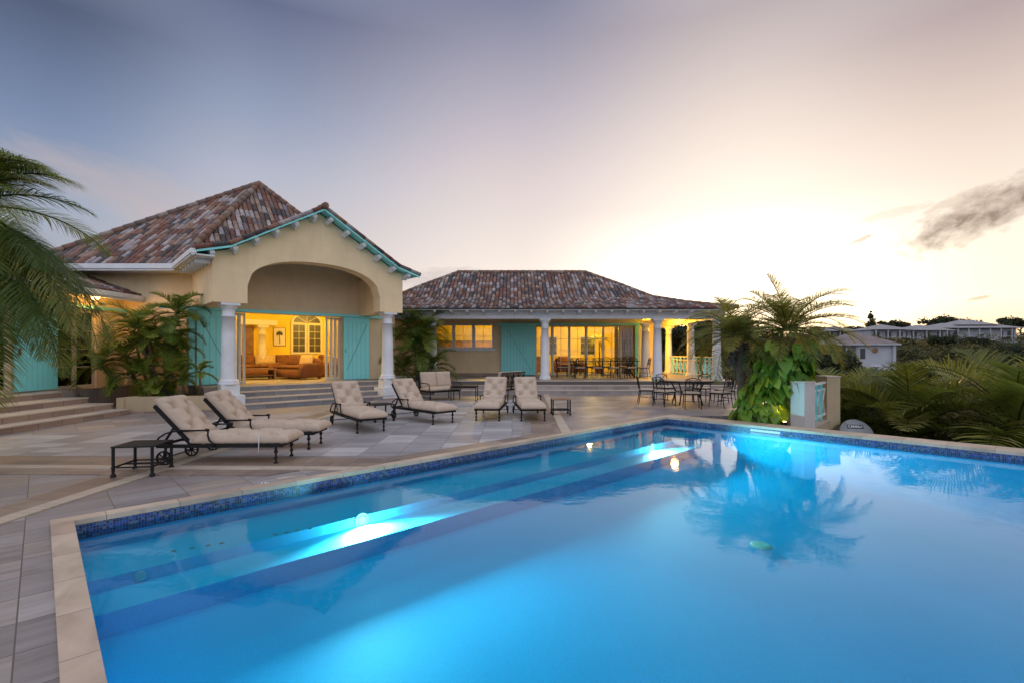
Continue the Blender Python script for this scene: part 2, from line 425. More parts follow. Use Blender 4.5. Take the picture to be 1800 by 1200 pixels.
def water():
    m, n, o = mat('pool_water'); c = n.new('ShaderNodeTexCoord').outputs['Object']
    t = n.new('ShaderNodeBsdfTransparent'); t.inputs[0].default_value = (.24, .93, .99, 1)
    g = n.new('ShaderNodeBsdfGlossy'); g.inputs['Roughness'].default_value = .035
    b = n.new('ShaderNodeBump'); b.inputs['Strength'].default_value = .07; b.inputs['Distance'].default_value = .03
    n.put(b.inputs['Height'], n.noise(c, 2.4, 4, .55, .4)); n.l.new(b.outputs[0], g.inputs['Normal'])
    fr = n.new('ShaderNodeFresnel'); fr.inputs['IOR'].default_value = 1.42
    mx = n.new('ShaderNodeMixShader'); n.l.new(fr.outputs[0], mx.inputs[0]); n.l.new(t.outputs[0], mx.inputs[1]); n.l.new(g.outputs[0], mx.inputs[2])
    n.l.new(mx.outputs[0], o.inputs[0]); return m
M_['water'] = water()
def glass():
    m, n, o = mat('clear_window_glass')
    t = n.new('ShaderNodeBsdfTransparent'); t.inputs[0].default_value = (.93, .95, .94, 1)
    g = n.new('ShaderNodeBsdfGlossy'); g.inputs['Roughness'].default_value = .01
    fr = n.new('ShaderNodeFresnel'); fr.inputs['IOR'].default_value = 1.45
    mx = n.new('ShaderNodeMixShader'); n.l.new(fr.outputs[0], mx.inputs[0]); n.l.new(t.outputs[0], mx.inputs[1]); n.l.new(g.outputs[0], mx.inputs[2])
    n.l.new(mx.outputs[0], o.inputs[0]); return m
M_['glass'] = glass()
def leaf(name, stops, trans=.35, tcol=(.30, .34, .04), rough=.45):
    m, n, o = mat(name)
    a = n.new('ShaderNodeAttribute', attribute_name='rnd')
    base = n.ramp(a.outputs['Fac'], stops)
    p = n.new('ShaderNodeBsdfPrincipled'); n.put(p.inputs['Base Color'], base); p.inputs['Roughness'].default_value = rough
    p.inputs['Specular IOR Level'].default_value = .35
    t = n.new('ShaderNodeBsdfTranslucent'); n.put(t.inputs[0], n.mix(.5, base, tcol))
    mx = n.new('ShaderNodeMixShader'); mx.inputs[0].default_value = trans
    n.l.new(p.outputs[0], mx.inputs[1]); n.l.new(t.outputs[0], mx.inputs[2]); n.l.new(mx.outputs[0], o.inputs[0]); return m
M_['palm'] = leaf('palm_leaf', [(0, (.05, .085, .018)), (.35, (.11, .145, .03)), (.7, (.21, .21, .045)), (1, (.38, .31, .10))], .5, (.50, .42, .07))
M_['hang'] = leaf('hanging_palm_leaf', [(0, (.055, .11, .026)), (.4, (.10, .155, .036)), (.75, (.20, .22, .045)), (1, (.30, .25, .06))], .45)
M_['areca'] = leaf('areca_leaf', [(0, (.04, .095, .014)), (.35, (.12, .20, .030)), (.75, (.25, .30, .045)), (1, (.42, .36, .07))], .45)
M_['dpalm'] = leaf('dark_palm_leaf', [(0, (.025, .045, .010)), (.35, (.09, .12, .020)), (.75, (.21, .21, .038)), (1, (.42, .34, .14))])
M_['vine'] = leaf('broad_vine_leaf', [(0, (.04, .13, .018)), (.45, (.11, .25, .03)), (.8, (.22, .36, .04)), (1, (.42, .40, .05))], .35, (.45, .50, .03), .3)
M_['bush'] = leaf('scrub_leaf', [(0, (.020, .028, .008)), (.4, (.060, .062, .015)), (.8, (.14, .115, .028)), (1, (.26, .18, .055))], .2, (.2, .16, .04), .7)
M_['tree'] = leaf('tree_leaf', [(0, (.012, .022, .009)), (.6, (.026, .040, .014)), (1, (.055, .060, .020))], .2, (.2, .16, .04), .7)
def ground():
    m, n, o = mat('dry_scrub_ground'); c = n.new('ShaderNodeTexCoord').outputs['Object']
    a = n.noise(c, .25, 6, .65)
    base = n.ramp(a, [(.3, (.028, .030, .014)), (.5, (.045, .040, .020)), (.7, (.075, .058, .032))])
    principled(n, o, base, .95, 0, n.noise(c, 2, 5), .6, .2); return m
M_['ground'] = ground()
def emis(name, col, st):
    m, n, o = mat(name); e = n.new('ShaderNodeEmission'); e.inputs[0].default_value = (*col, 1); e.inputs[1].default_value = st
    n.l.new(e.outputs[0], o.inputs[0]); return m
M_['lampglow'] = emis('lamp_glow', (1, .72, .32), 12)
M_['poolglow'] = emis('pool_lamp_glow', (.75, .92, 1), 4)

def point(name, loc, power, col, radius=.1, parent=None, typ='POINT', **kw):
    l = bpy.data.lights.new(name, typ); l.energy = power; l.color = col
    if typ == 'POINT': l.shadow_soft_size = radius
    for k, v in kw.items(): setattr(l, k, v)
    o = bpy.data.objects.new(name, l); COL.objects.link(o)
    if parent is not None:
        o.parent = parent; o.location = wm(parent).inverted() @ Vector(loc)
    else: o.location = loc
    return o
WARM = (1.0, .63, .14)

# ============================================================ SETTING
# ---- terrain
def terr(X, Y):
    X = np.asarray(X, float); Y = np.asarray(Y, float)
    yy = [-400, -20, 8, 16, 30, 48, 62, 80, 100, 125, 160, 300, 1000, 6000]
    za = [-2, -1.2, -1.3, -2.2, -4.8, -5.6, -4.0, -1.2, 1.0, 4.3, 6.0, 4.0, -20, -40]
    zb = [-2, -.8, -.35, -.35, -.4, -.5, -.6, -.8, -1.2, -1.5, -2, -4, -20, -40]
    A = np.interp(Y, yy, za); B = np.interp(Y, yy, zb)
    # the slope starts to the right of the terrace
    edge = 8.2 + np.clip(Y - 12, 0, 60) * .12
    t = np.clip((X - edge) / 7.0, 0, 1)
    # keep the strip right of the pool low as well
    z = B * (1 - t) + A * t
    px = X * math.cos(TP) + Y * math.sin(TP)
    near = np.clip((px - 11.75) / .8, 0, 1) * (Y < 12.0)
    z = np.where(near > 0, np.minimum(z, -1.25 * near - .35 * (1 - near)), z)
    wob = .35 * np.sin(X * .11 + 1.3) * np.cos(Y * .09) + .25 * np.sin(X * .31 + Y * .17)
    z = z + wob * np.clip((Y - 40) / 40, 0, 2.2) * t
    r = np.hypot(X, Y)
    return np.where(r > 900, np.minimum(z, -12 - (r - 900) * .004), z)
def build_ground():
    ys = np.concatenate([np.arange(-60, 0, 6), np.arange(0, 40, 1.0), np.arange(40, 170, 4), np.array([175, 190, 210, 240, 280, 340, 420, 560, 750, 1000, 1500, 2500, 4500])])
    ys = np.concatenate([[-4500, -1500, -500, -150], ys])
    xs = np.concatenate([[-4500, -2000, -800, -300, -120, -60, -35], np.arange(-22, 30, 1.0), np.arange(30, 200, 5), [220, 260, 330, 450, 700, 1200, 2500, 4500]])
    X, Y = np.meshgrid(xs, ys); Z = terr(X, Y)
    nx, ny = len(xs), len(ys)
    # cut nothing; the terrace stands on a retaining wall above it
    inside = (X > -20) & (X < 8.6) & (Y > -9) & (Y < 33)
    Z = np.where(inside, np.minimum(Z, -2.2), Z)
    v = np.stack([X, Y, Z], -1).reshape(-1, 3)
    f = [(j * nx + i, j * nx + i + 1, (j + 1) * nx + i + 1, (j + 1) * nx + i) for j in range(ny - 1) for i in range(nx - 1)]
    me = bpy.data.meshes.new('ground'); me.from_pydata(v.tolist(), [], f); me.materials.append(M_['ground'])
    for p in me.polygons: p.use_smooth = True
    o = bpy.data.objects.new('ground', me); COL.objects.link(o); tag(o, kind='structure')
build_ground()

# ---- terrace paving: sheets 4 mm above each other, in the pool frame
PX0, PX1, PY0, PY1 = .22, 11.22, -2.6, 6.22      # the inner edge of the pool
CW, CWR = .15, .50                               # coping widths
def sheet(name, polys, z, m, thick=None, space=Pm):
    b = MB()
    for p in polys:
        if thick: b.prism(p, z - thick, z)
        else: b.add([(x, y, z) for x, y in p], [tuple(range(len(p)))])
    o = b.build(name, m, None, space); tag(o, kind='structure'); return o
O = CW
# base slab pieces all around the pool (thick, so that it stands as a terrace)
LX, RX, BY, TY = -16.0, PX1 + CWR, -6.0, 27.0
sheet('pool_deck', [
    [(LX, BY), (PX0 - O, BY), (PX0 - O, 34), (LX, 34)],
    [(PX0 - O, PY1 + O), (RX, PY1 + O)] + [tuple((Pm.inverted() @ Vector((x, y, 0)))[:2]) for x, y in ((6.3, 12.62), (8.2, 14.6), (9.4, 19.0), (9.4, 31.0))] + [(PX0 - O, 34)],
    [(PX0 - O, BY), (RX, BY), (RX, PY0 - O), (PX0 - O, PY0 - O)]], 0.0, M_['deck'], thick=2.6)
# the paved diamond between the bands
def pt(px, py): # pixel on the ground -> pool frame
    v = Pm.inverted() @ gp(px, py); return (v.x, v.y)
def line45(c, sgn, x0, x1, wd):
    """a strip along y = sgn*x + c"""
    h = wd / math.sqrt(2) * 2 / 2
    return [(x0, sgn * x0 + c - h), (x1, sgn * x1 + c - h), (x1, sgn * x1 + c + h), (x0, sgn * x0 + c + h)]
a0 = pt(253, 835); b0 = pt(600, 824); c0 = pt(990, 750)
cL1 = a0[1] - a0[0]; cL2 = b0[0] + b0[1]; cL3 = c0[1] - c0[0]
YB = PY1 + O
def clip_strip(c, sgn, wd, ymin, ymax):
    h = wd * math.sqrt(2) / 2
    X = lambda y, k: (y - c - k) / sgn
    pts = [(X(ymin, -h), ymin), (X(ymin, h), ymin), (X(ymax, h), ymax), (X(ymax, -h), ymax)]
    area = sum(pts[i][0] * pts[(i + 1) % 4][1] - pts[(i + 1) % 4][0] * pts[i][1] for i in range(4))
    return pts if area > 0 else pts[::-1]
# diamond field of pale slabs between band two and band three
fx = (cL2 - cL3) / 2; fy = (cL2 + cL3) / 2
top = 15.2
field = [(cL2 - YB + .9, YB + .38), (YB - cL3 - .9, YB + .38), (13.5 - cL3 - .9, 13.5), (cL2 - 13.5 + .9, 13.5)]
sheet('paving_field', [field], .003, M_['deckfield'], .0025)
sheet('paving_brown_band', [clip_strip(cL1 + .42, 1, .40, 1.0, 15.4), clip_strip(cL3 + .55, 1, .62, YB, 17)], .006, M_['brown'], .0055)
sheet('paving_brown_border', [[(cL2 - YB + .35, YB + .002), (YB - cL3 - .2, YB + .002), (YB - cL3 - .2, YB + .38), (cL2 - YB - .1, YB + .38)]], .009, M_['brownp'], .0085)
sheet('paving_brown_strip', [clip_strip(cL2 + .55, -1, .60, YB + .1, 18), clip_strip(cL2 - .36, -1, .30, YB + .5, 18)], .012, M_['brown'], .0115)
sheet('paving_light_band', [clip_strip(cL1, 1, .19, .2, 15.3), clip_strip(cL3, 1, .20, YB, 17)], .015, M_['light'], .0145)
sheet('paving_light_strip', [clip_strip(cL2, -1, .20, YB, 18)], .018, M_['light'], .0175)

# ---- pool
pool = thing('swimming_pool', 'large rectangular swimming pool with glowing blue water and mosaic waterline', 'swimming pool', (0, 0, 0), TP)
WZ = -.105
FLZ = -.95
b = MB()
zc0, zc1 = -.06, .03
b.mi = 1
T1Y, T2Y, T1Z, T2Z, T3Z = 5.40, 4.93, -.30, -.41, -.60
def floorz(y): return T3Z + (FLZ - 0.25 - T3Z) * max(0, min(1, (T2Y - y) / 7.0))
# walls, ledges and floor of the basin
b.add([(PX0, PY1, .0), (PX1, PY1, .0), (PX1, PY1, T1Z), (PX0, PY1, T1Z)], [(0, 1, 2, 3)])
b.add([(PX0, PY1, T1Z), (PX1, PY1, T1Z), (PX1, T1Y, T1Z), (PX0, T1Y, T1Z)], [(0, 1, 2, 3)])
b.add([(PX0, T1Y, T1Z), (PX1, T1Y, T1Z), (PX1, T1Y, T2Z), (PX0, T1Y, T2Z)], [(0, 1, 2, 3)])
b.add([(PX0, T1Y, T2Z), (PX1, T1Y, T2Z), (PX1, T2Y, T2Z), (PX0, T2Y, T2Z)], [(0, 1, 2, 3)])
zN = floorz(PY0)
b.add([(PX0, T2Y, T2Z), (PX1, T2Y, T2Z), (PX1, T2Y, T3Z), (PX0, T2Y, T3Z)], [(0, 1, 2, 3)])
b.mi = 0
b.add([(PX0, T2Y, T3Z), (PX1, T2Y, T3Z), (PX1, PY0, zN), (PX0, PY0, zN)], [(0, 1, 2, 3)])
b.add([(PX0, PY0, 0), (PX1, PY0, 0), (PX1, PY0, zN), (PX0, PY0, zN)], [(0, 1, 2, 3)])
for x in (PX0,):
    b.add([(x, PY0, 0), (x, PY1, 0), (x, PY1, T1Z), (x, T1Y, T1Z), (x, T1Y, T2Z), (x, T2Y, T2Z), (x, T2Y, T3Z), (x, PY0, zN)], [tuple(range(8))])
b.add([(PX1, PY0, 0), (PX1, PY1, 0), (PX1, PY1, -.30), (PX1, PY0, -.30)], [(0, 1, 2, 3)])
b.smooth = True
cov = [(PX1 - .95 * (1 - math.cos(R(a))), R(a)) for a in range(0, 91, 10)]
for (xa, aa), (xb, ab) in zip(cov[:-1], cov[1:]):
    n_ = 8
    for k in range(n_):
        ya, yb = PY0 + (PY1 - PY0) * k / n_, PY0 + (PY1 - PY0) * (k + 1) / n_
        zf_ = lambda y, a: -.30 + (floorz(y) + .30 + .004) * math.sin(a)
        b.add([(xa, ya, zf_(ya, aa)), (xa, yb, zf_(yb, aa)), (xb, yb, zf_(yb, ab)), (xb, ya, zf_(ya, ab))], [(0, 1, 2, 3)])
b.smooth = False
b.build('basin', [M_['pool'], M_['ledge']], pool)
b = MB(); e = .006
b.box(PX0, PX1, PY1 - e, PY1 - .001, -.165, -.001)
b.box(PX0, PX1, PY0 + .001, PY0 + e, -.165, -.001)
b.box(PX0 + .001, PX0 + e, PY0 + e, PY1 - e, -.165, -.001)
b.box(PX1 - e, PX1 - .001, PY0 + e, PY1 - e, -.165, -.001)
b.build('waterline_tiles', M_['mosaic'], pool)
b = MB()
b.box(PX0 - O, PX1, PY1 - .012, PY1 + O, zc0 + .04, zc1)
b.box(PX0 - O, PX1, PY0 - O, PY0 + .012, zc0 + .04, zc1)
b.build('coping', M_['coping'], pool)
b = MB()
b.box(PX0 - O - .0, PX0 + .012, PY0 + .012, PY1 - .012, zc0 + .04, zc1 + .002)
b.box(PX1 - .012, PX1 + CWR, PY0 - O, PY1 - .0125, zc0 + .04, zc1 + .002)
b.box(PX1 + .001, PX1 + CWR, PY1 - .0125, PY1 + O, zc0 + .04, zc1 + .002)
b.build('coping', M_['copingy'], pool)
b = MB()
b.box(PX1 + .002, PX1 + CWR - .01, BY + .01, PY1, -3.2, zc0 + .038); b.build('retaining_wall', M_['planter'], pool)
# water sheet
b = MB(); b.add([(PX0 + .004, PY0 + .004, WZ), (PX1 - .004, PY0 + .004, WZ), (PX1 - .004, PY1 - .004, WZ), (PX0 + .004, PY1 - .004, WZ)], [(0, 1, 2, 3)])
o = b.build('water', M_['water'], None, Pm); tag(o, kind='structure')
# underwater lamps on the second riser
for lx in (2.72, 9.15):
    b = MB(); Mx = Matrix.Translation((lx, T1Y - .003, T2Z + .062)) @ Matrix.Rotation(R(90), 4, 'X')
    b.lathe([(.085, 0), (.085, .010), (.070, .016), (.070, .0)], n=24, M=Mx); ring = b.build('pool_light', M_['grey_metal'], pool)
    b = MB(); Mx = Matrix.Translation((lx, T1Y - .006, T2Z + .062)) @ Matrix.Rotation(R(90), 4, 'X')
    b.lathe([(.045, 0), (.045, .012), (.03, .016)], n=20, M=Mx); b.build('lens', M_['poolglow'], ring)
    l = point('pool_lamp', Pm @ Vector((lx, T1Y - .05, T2Z + .095)), 1150, (.66, .88, 1.0), .03, pool, 'SPOT', spot_size=R(160), spot_blend=.7, shadow_soft_size=.02)
    l.rotation_euler = (R(72), 0, R(180))
    point('pool_lamp', Pm @ Vector((lx, T1Y - .27, T2Z + .06)), 34, (.85, .95, 1.0), .02, pool)  # extra bare point off the riser, added to widen the lamp's round glow
# jets on the upper ledge
for grp in ((305, 338, 366, 390), (484, 504, 524, 545)):
    for i, gx in enumerate(grp):
        gy = 968 - (gx - 305) * .165
        v = Pm.inverted() @ gp(gx, gy, T1Z)
        b = MB(); b.lathe([(.022, T1Z + .001), (.022, T1Z + .006), (.012, T1Z + .007)], (v.x, min(v.y, PY1 - .1), 0), 12); b.build('jet_nozzle', M_['grey_metal'], pool)
b = MB(); v = Pm.inverted() @ gp(250, 1010, T1Z); Mx = Matrix.Translation((v.x, T1Y - .002, (T1Z + T2Z) / 2)) @ Matrix.Rotation(R(90), 4, 'X')
b.lathe([(.045, 0), (.045, .012), (.03, .014)], n=16, M=Mx); b.build('inlet', M_['white'], pool)
v = gp(1337, 975, -.93); vp = Pm.inverted() @ v
b = MB(); b.lathe([(.13, floorz(vp.y) - .03), (.13, floorz(vp.y) + .02), (.10, floorz(vp.y) + .035)], (vp.x, vp.y, 0), 24); b.build('drain_cover', M_['cream'], pool)
# skimmer mouth in the far waterline
v = Pm.inverted() @ Vector(gp(1350, 755))
b = MB(); b.box(PX1 - .016, PX1 - .007, 3.62, 4.22, -.095, -.045); b.build('skimmer', M_['cream'], pool)
# the pale access tile and a small fallen flower by the pool
b = MB(); v = Pm.inverted() @ gp(503, 839); b.box(v.x - .11, v.x + .11, v.y - .06, v.y + .06, .001, .007); o = b.build('deck_cover', M_['light'], None, Pm)
tag(o, 'small pale square cover plate set in the stone slabs beside the pool coping', 'cover plate')
fl = thing('fallen_flower', 'small pale fallen flower lying on the slabs beside the pool', 'flower', gp(465, 850), .4)
b = MB()
for k in range(5):
    a = k * 1.256; ca, sa = math.cos(a), math.sin(a)
    b.add([(0, 0, .012), (.03 * ca - .012 * sa, .03 * sa + .012 * ca, .02), (.06 * ca, .06 * sa, .010), (.03 * ca + .012 * sa, .03 * sa - .012 * ca, .02)], [(0, 1, 2, 3)])
b.build('petals', M_['white'], fl)
b = MB(); b.tube([(0, 0, .010), (-.02, .01, .03)], .004); b.build('stem', M_['light'], fl)

# ============================================================ BUILDING HELPERS
def tiles(b, Og, u, n, z, bmax, aL, aR, wt=.18, ct=.34, b0=0.0, mi_base=0, mi_tile=1, seed=1, arch=.045, bed=True):
    """barrel tiles on a roof face. Og: origin on the eave, u: along the eave, n: horizontal inward, z(b): height profile"""
    rg = random.Random(seed)
    Og = Vector(Og); u = Vector(u); n = Vector(n)
    P = lambda a, q, h=0: Og + u * a + n * q + Vector((0, 0, z(q) + h))
    if bed:
        b.mi = mi_base; b.rv = 0; NB = 14
        for k in range(NB):
            q0 = b0 + (bmax - b0) * k / NB; q1 = b0 + (bmax - b0) * (k + 1) / NB
            b.add([P(aL(q0), q0, -.012), P(aR(q0), q0, -.012), P(aR(q1), q1, -.012), P(aL(q1), q1, -.012)], [(0, 1, 2, 3)])
    b.mi = mi_tile
    amin = min(aL(b0), aL(bmax)); amax = max(aR(b0), aR(bmax))
    nc = int((amax - amin) / wt) + 1; nr = int(math.ceil((bmax - b0) / ct))
    for j in range(nr):
        q0 = b0 + j * ct - .02; q1 = min(q0 + ct + .05, bmax); qm = (q0 + q1) / 2
        if qm <= b0: continue
        for i in range(nc):
            a = amin + (i + .5) * wt
            if a < aL(qm) - wt * .3 or a > aR(qm) + wt * .3: continue
            b.rv = rg.random(); ja = rg.uniform(-.008, .008); jh = rg.uniform(-.006, .010); jq = rg.uniform(-.02, .02)
            vs = []
            for (q, lift, hw) in ((q0 + jq, .030, .46), (q1, .006, .38)):
                for k in range(5):
                    t = math.pi * k / 4
                    aa = a + ja - math.cos(t) * wt * hw
                    aa = max(aL(max(q, b0)) - .02, min(aR(max(q, b0)) + .02, aa))
                    vs.append(P(aa, q, lift + jh + math.sin(t) * arch))
            b.smooth = True
            b.add(vs, [(k, k + 1, 6 + k, 5 + k) for k in range(4)])
            b.smooth = False
            b.add([P(vs[0].dot(u) * 0 + max(aL(max(q0, b0)) - .02, a - wt * .46), q0 + jq, 0.0), P(min(aR(max(q0, b0)) + .02, a + wt * .46), q0 + jq, 0.0)] + vs[4::-1], [tuple(range(7))])
    b.rv = 0; b.mi = 0

def ridge_run(b, pts, mi=2, r=.095, step=.36, seed=3):
    rg = random.Random(seed); b.mi = mi
    for p, q in zip(pts[:-1], pts[1:]):
        p = Vector(p); q = Vector(q); L = (q - p).length; k = max(1, int(L / step)); t = (q - p) / L
        for i in range(k):
            a = p + t * (L * i / k - .02); c = p + t * (L * (i + 1) / k + .03)
            b.rv = rg.random(); b.smooth = True
            b.tube([a, c], [r * 1.08, r * .9], 8)
    b.smooth = False; b.rv = 0; b.mi = 0

def column_profile(r, z0, z1, cap=True):
    H_ = z1 - z0
    return [(r * 1.42, z0), (r * 1.42, z0 + .06), (r * 1.30, z0 + .065), (r * 1.36, z0 + .10), (r * 1.30, z0 + .135), (r * 1.15, z0 + .15), (r * 1.10, z0 + .19),
            (r * 1.03, z0 + H_ * .35), (r * .96, z0 + H_ * .6), (r * .86, z1 - .40), (r * .98, z1 - .395), (r * 1.0, z1 - .375), (r * .98, z1 - .355), (r * .86, z1 - .35), (r * .86, z1 - .17),
            (r * .98, z1 - .15), (r * 1.18, z1 - .09), (r * 1.18, z1 - .075)]
def column(parent, x, y, z0, z1, r, name='column', ped=None, m='white'):
    b = MB(); b.smooth = True
    b.lathe(column_profile(r, z0, z1 - .0), (x, y, 0), 28); b.smooth = False
    o = b.build(name, M_[m], parent)
    b = MB(); b.box(x - r * 1.28, x + r * 1.28, y - r * 1.28, y + r * 1.28, z1 - .073, z1 + .0); b.build('capital', M_[m], o)
    if ped:
        b = MB()
        b.box(x - ped[0], x + ped[0], y - ped[0], y + ped[0], 0.05, ped[1]); b.box(x - ped[2], x + ped[2], y - ped[2], y + ped[2], ped[1], z0)
        p = b.build('pedestal', M_[m], o)
        b = MB(); b.box(x - ped[0] - .012, x + ped[0] + .012, y - ped[0] - .012, y + ped[0] + .012, 0, .05); b.build('skirting', M_['riserp'], p)
    return o

def muntin_window(parent, x0, x1, z0, z1, y, cols, rows, m='white', fw=.06, dark=False, name='window', depth=.05, glass_m=None, sub=True):
    """a framed window in the plane y, with glazing bars and a pane"""
    b = MB()
    b.box(x0, x0 + fw, y, y + depth, z0, z1); b.box(x1 - fw, x1, y, y + depth, z0, z1)
    b.box(x0 + fw, x1 - fw, y, y + depth, z0, z0 + fw); b.box(x0 + fw, x1 - fw, y, y + depth, z1 - fw, z1)
    g = .018
    for i in range(1, cols):
        x = x0 + fw + (x1 - x0 - 2 * fw) * i / cols; b.box(x - g / 2, x + g / 2, y + .012, y + depth - .012, z0 + fw, z1 - fw)
    for j in range(1, rows):
        z = z0 + fw + (z1 - z0 - 2 * fw) * j / rows; b.box(x0 + fw, x1 - fw, y + .014, y + depth - .014, z - g / 2, z + g / 2)
    o = b.build(name, M_[m], parent)
    b = MB(); b.box(x0 + fw, x1 - fw, y + depth / 2 - .003, y + depth / 2 + .003, z0 + fw, z1 - fw)
    b.build('pane', M_['dark'] if dark else M_['glass'], o)
    return o

def board_shutter(parent, x0, x1, z0, z1, y, diag, n=6):
    b = MB(); wd = (x1 - x0) / n
    b.mi = 0
    for i in range(n): b.box(x0 + i * wd + .004, x0 + (i + 1) * wd - .004, y, y + .045, z0, z1)
    b.mi = 1; b.box(x0 + .01, x1 - .01, y + .010, y + .040, z0 + .01, z1 - .01)
    b.mi = 0
    b.box(x0 + .01, x1 - .01, y - .018, y - .001, z1 - .17, z1 - .01)
    o = b.build('shutter', [M_['teal'], M_['groove']], parent)
    b = MB(); p, q = ((x0 + .10, z1 - .24), (x1 - .12, z0 + .35)) if diag > 0 else ((x1 - .10, z1 - .24), (x0 + .12, z0 + .35))
    b.bar((p[0], y - .004, p[1]), (q[0], y - .004, q[1]), .016, .010); b.build('brace', M_['groove'], o)
    b = MB(); hx = x1 - .07 if diag > 0 else x0 + .07
    b.box(hx - .012, hx + .012, y - .03, y - .0005, z0 + 1.0, z0 + 1.13); b.build('handle', M_['grey_metal'], o)
    return o

# ============================================================ MAIN VILLA
vo = Hm @ Vector((5.92, 15.545, 0))
V = thing('villa', 'yellow villa with arched gable porch, two white columns and steep clay tile roof', 'house', vo, TH)
def vx(px, yl):
    c, s = math.cos(TH), math.sin(TH); r = (px - 900) / F; Y = (yl + 15.545) / (c - r * s); return r * Y * c + Y * s - 5.92
def cam2v(X, Y): v = wm(V).inverted() @ Vector((X, Y, 0)); return v.x, v.y
def gz(x):   # height of the gable roof surface
    x = abs(x); return 6.05 - x * (1.50 / 2.57) if x < 2.57 else 4.55 - (x - 2.57) * (.22 / .78)
# gable wall with the arch
xs = [-2.05 + 4.10 * i / 36 for i in range(37)]
arch = [(x, 3.50 + .90 * max(0, 1 - abs(x / 2.05) ** 2.3) ** (1 / 2.3)) for x in xs]
outl = [(-2.92, 3.0), (-2.05, 3.0)] + arch + [(2.05, 3.0), (2.92, 3.0), (2.92, gz(2.92) - .09), (2.57, gz(2.57) - .09), (0, gz(0) - .09), (-2.57, gz(2.57) - .09), (-2.92, gz(2.92) - .09)]
Rx = Matrix(((1, 0, 0, 0), (0, 0, 1, 0), (0, 1, 0, 0), (0, 0, 0, 1)))      # (x, z, y) -> (x, y, z)
b = MB(); b.prism([(x, z) for x, z in outl][::-1], 0, .5, Rx); b.build('gable_wall', M_['stucco'], V)
b = MB()
b.box(-2.92, -2.42, .503, 2.9, 3.0, 4.36); b.build('porch_beam', M_['stucco'], V)
b = MB(); b.box(2.42, 2.92, .503, 2.497, 3.0, 4.36); b.build('porch_beam', M_['stucco'], V)
# wall behind the porch with the wide doorway
b = MB()
b.box(-3.12, -1.85, 2.5, 2.75, 0, 2.92); b.box(1.78, 4.0, 2.5, 2.75, 0, 2.92)
top_ = [(-2.42, 2.92), (4.0, 2.92), (4.0, 4.2), (2.57, 4.2), (2.57, gz(2.57) - .1), (0, gz(0) - .1), (-2.42, gz(2.42) - .1)]
b.prism(top_[::-1], 2.5, 2.75, Rx)
b.box(-2.40, 2.40, 2.40, 2.498, 3.03, 3.20)
b.build('rear_porch_wall', M_['stucco'], V)
# the wall turning to face the terrace (runs parallel to the picture) and the body behind
cx, cy = cam2v(-10.28, 15.95)
b = MB(); b.box(-16.5, -10.28, 15.95, 16.2, 0, 4.25); b.box(-10.95, -10.25, 15.86, 15.948, .42, 3.05)
b.build('terrace_wall', M_['stucco'], V, Matrix.Identity(4))
b = MB(); b.box(3.75, 4.0, 2.752, 8.5, 0, 4.15); b.box(-5.0, 4.0, 8.5, 8.75, 0, 4.15); b.build('rear_wall', M_['stucco'], V)
# shutters, track, doors
b = MB(); b.box(-3.85, 3.35, 2.27, 2.40, 2.925, 3.02); b.build('shutter_track', M_['teal'], V)
board_shutter(V, -2.90, -1.85, .62, 2.92, 2.32, 1)
board_shutter(V, 1.78, 2.80, .62, 2.92, 2.32, -1)
b = MB(); b.box(-3.10, -2.94, 2.36, 2.46, .62, 2.92); b.build('shutter_edge', M_['teal'], V)
for (x0, x1, y) in ((-1.85, -1.62, 2.52), (-1.72, -1.47, 2.58), (1.18, 1.44, 2.52), (1.36, 1.60, 2.58), (1.56, 1.78, 2.64)):
    muntin_window(V, x0, x1, .60, 2.90, y, 1, 4, 'cream', .075, name='sliding_door')
# floor, steps
b = MB(); b.box(-2.92, 2.92, 1.15, 2.5, 0, .60); b.box(-3.1, 4.0, 2.5, 2.9, 0.0, .598); b.build('porch_floor', M_['step'], V)
b = MB(); b.mi = 0
for i, y0 in enumerate((-.08, .32, .72, 1.12)):
    x0, x1 = -2.55, 2.55
    b.mi = 0; b.box(x0, x1, y0, (.32, .72, 1.12, 1.149)[i], 0, .15 * (i + 1) - .032)
    b.mi = 1; b.box(x0 - .005, x1 + .005, y0 - .022, (.32, .72, 1.12, 1.149)[i] - .0, .15 * (i + 1) - .030, .15 * (i + 1) + .001)
b.build('steps', [M_['riser'], M_['nosing']], V)
column(V, -2.47, .25, .70, 3.0, .19, ped=(.34, .42, .23))
column(V, 2.47, .25, .70, 3.0, .19, ped=(.34, .42, .23))
# porch roof
b = MB()
zg = lambda q: gz(3.35 - q)
tiles(b, (-3.35, -.42, .0), (0, 1, 0), (1, 0, 0), zg, 3.34, lambda q: 0, lambda q: 4.6 - 0 * q, seed=11)
tiles(b, (3.35, -.42, .0), (0, 1, 0), (-1, 0, 0), zg, 3.34, lambda q: 0, lambda q: 4.6, seed=12)
ridge_run(b, [(0, -.50, 6.10), (0, 4.3, 6.10)])
for s in (-1, 1):    # verge tiles along the front edge
    ridge_run(b, [(s * 3.38, -.40, gz(3.35) + .03), (s * 2.57, -.40, gz(2.57) + .03), (s * .03, -.40, gz(0) + .02)], mi=1, r=.065, seed=5 + s)
b.build('roof', [M_['tiledark'], M_['tile'], M_['ridge']], V)
prof = [(-3.36, gz(3.36)), (-2.57, gz(2.57)), (0, gz(0)), (2.57, gz(2.57)), (3.36, gz(3.36))]
b = MB()
lo = [(x, z - .085) for x, z in prof]; hi = [(x, z - .03) for x, z in prof]
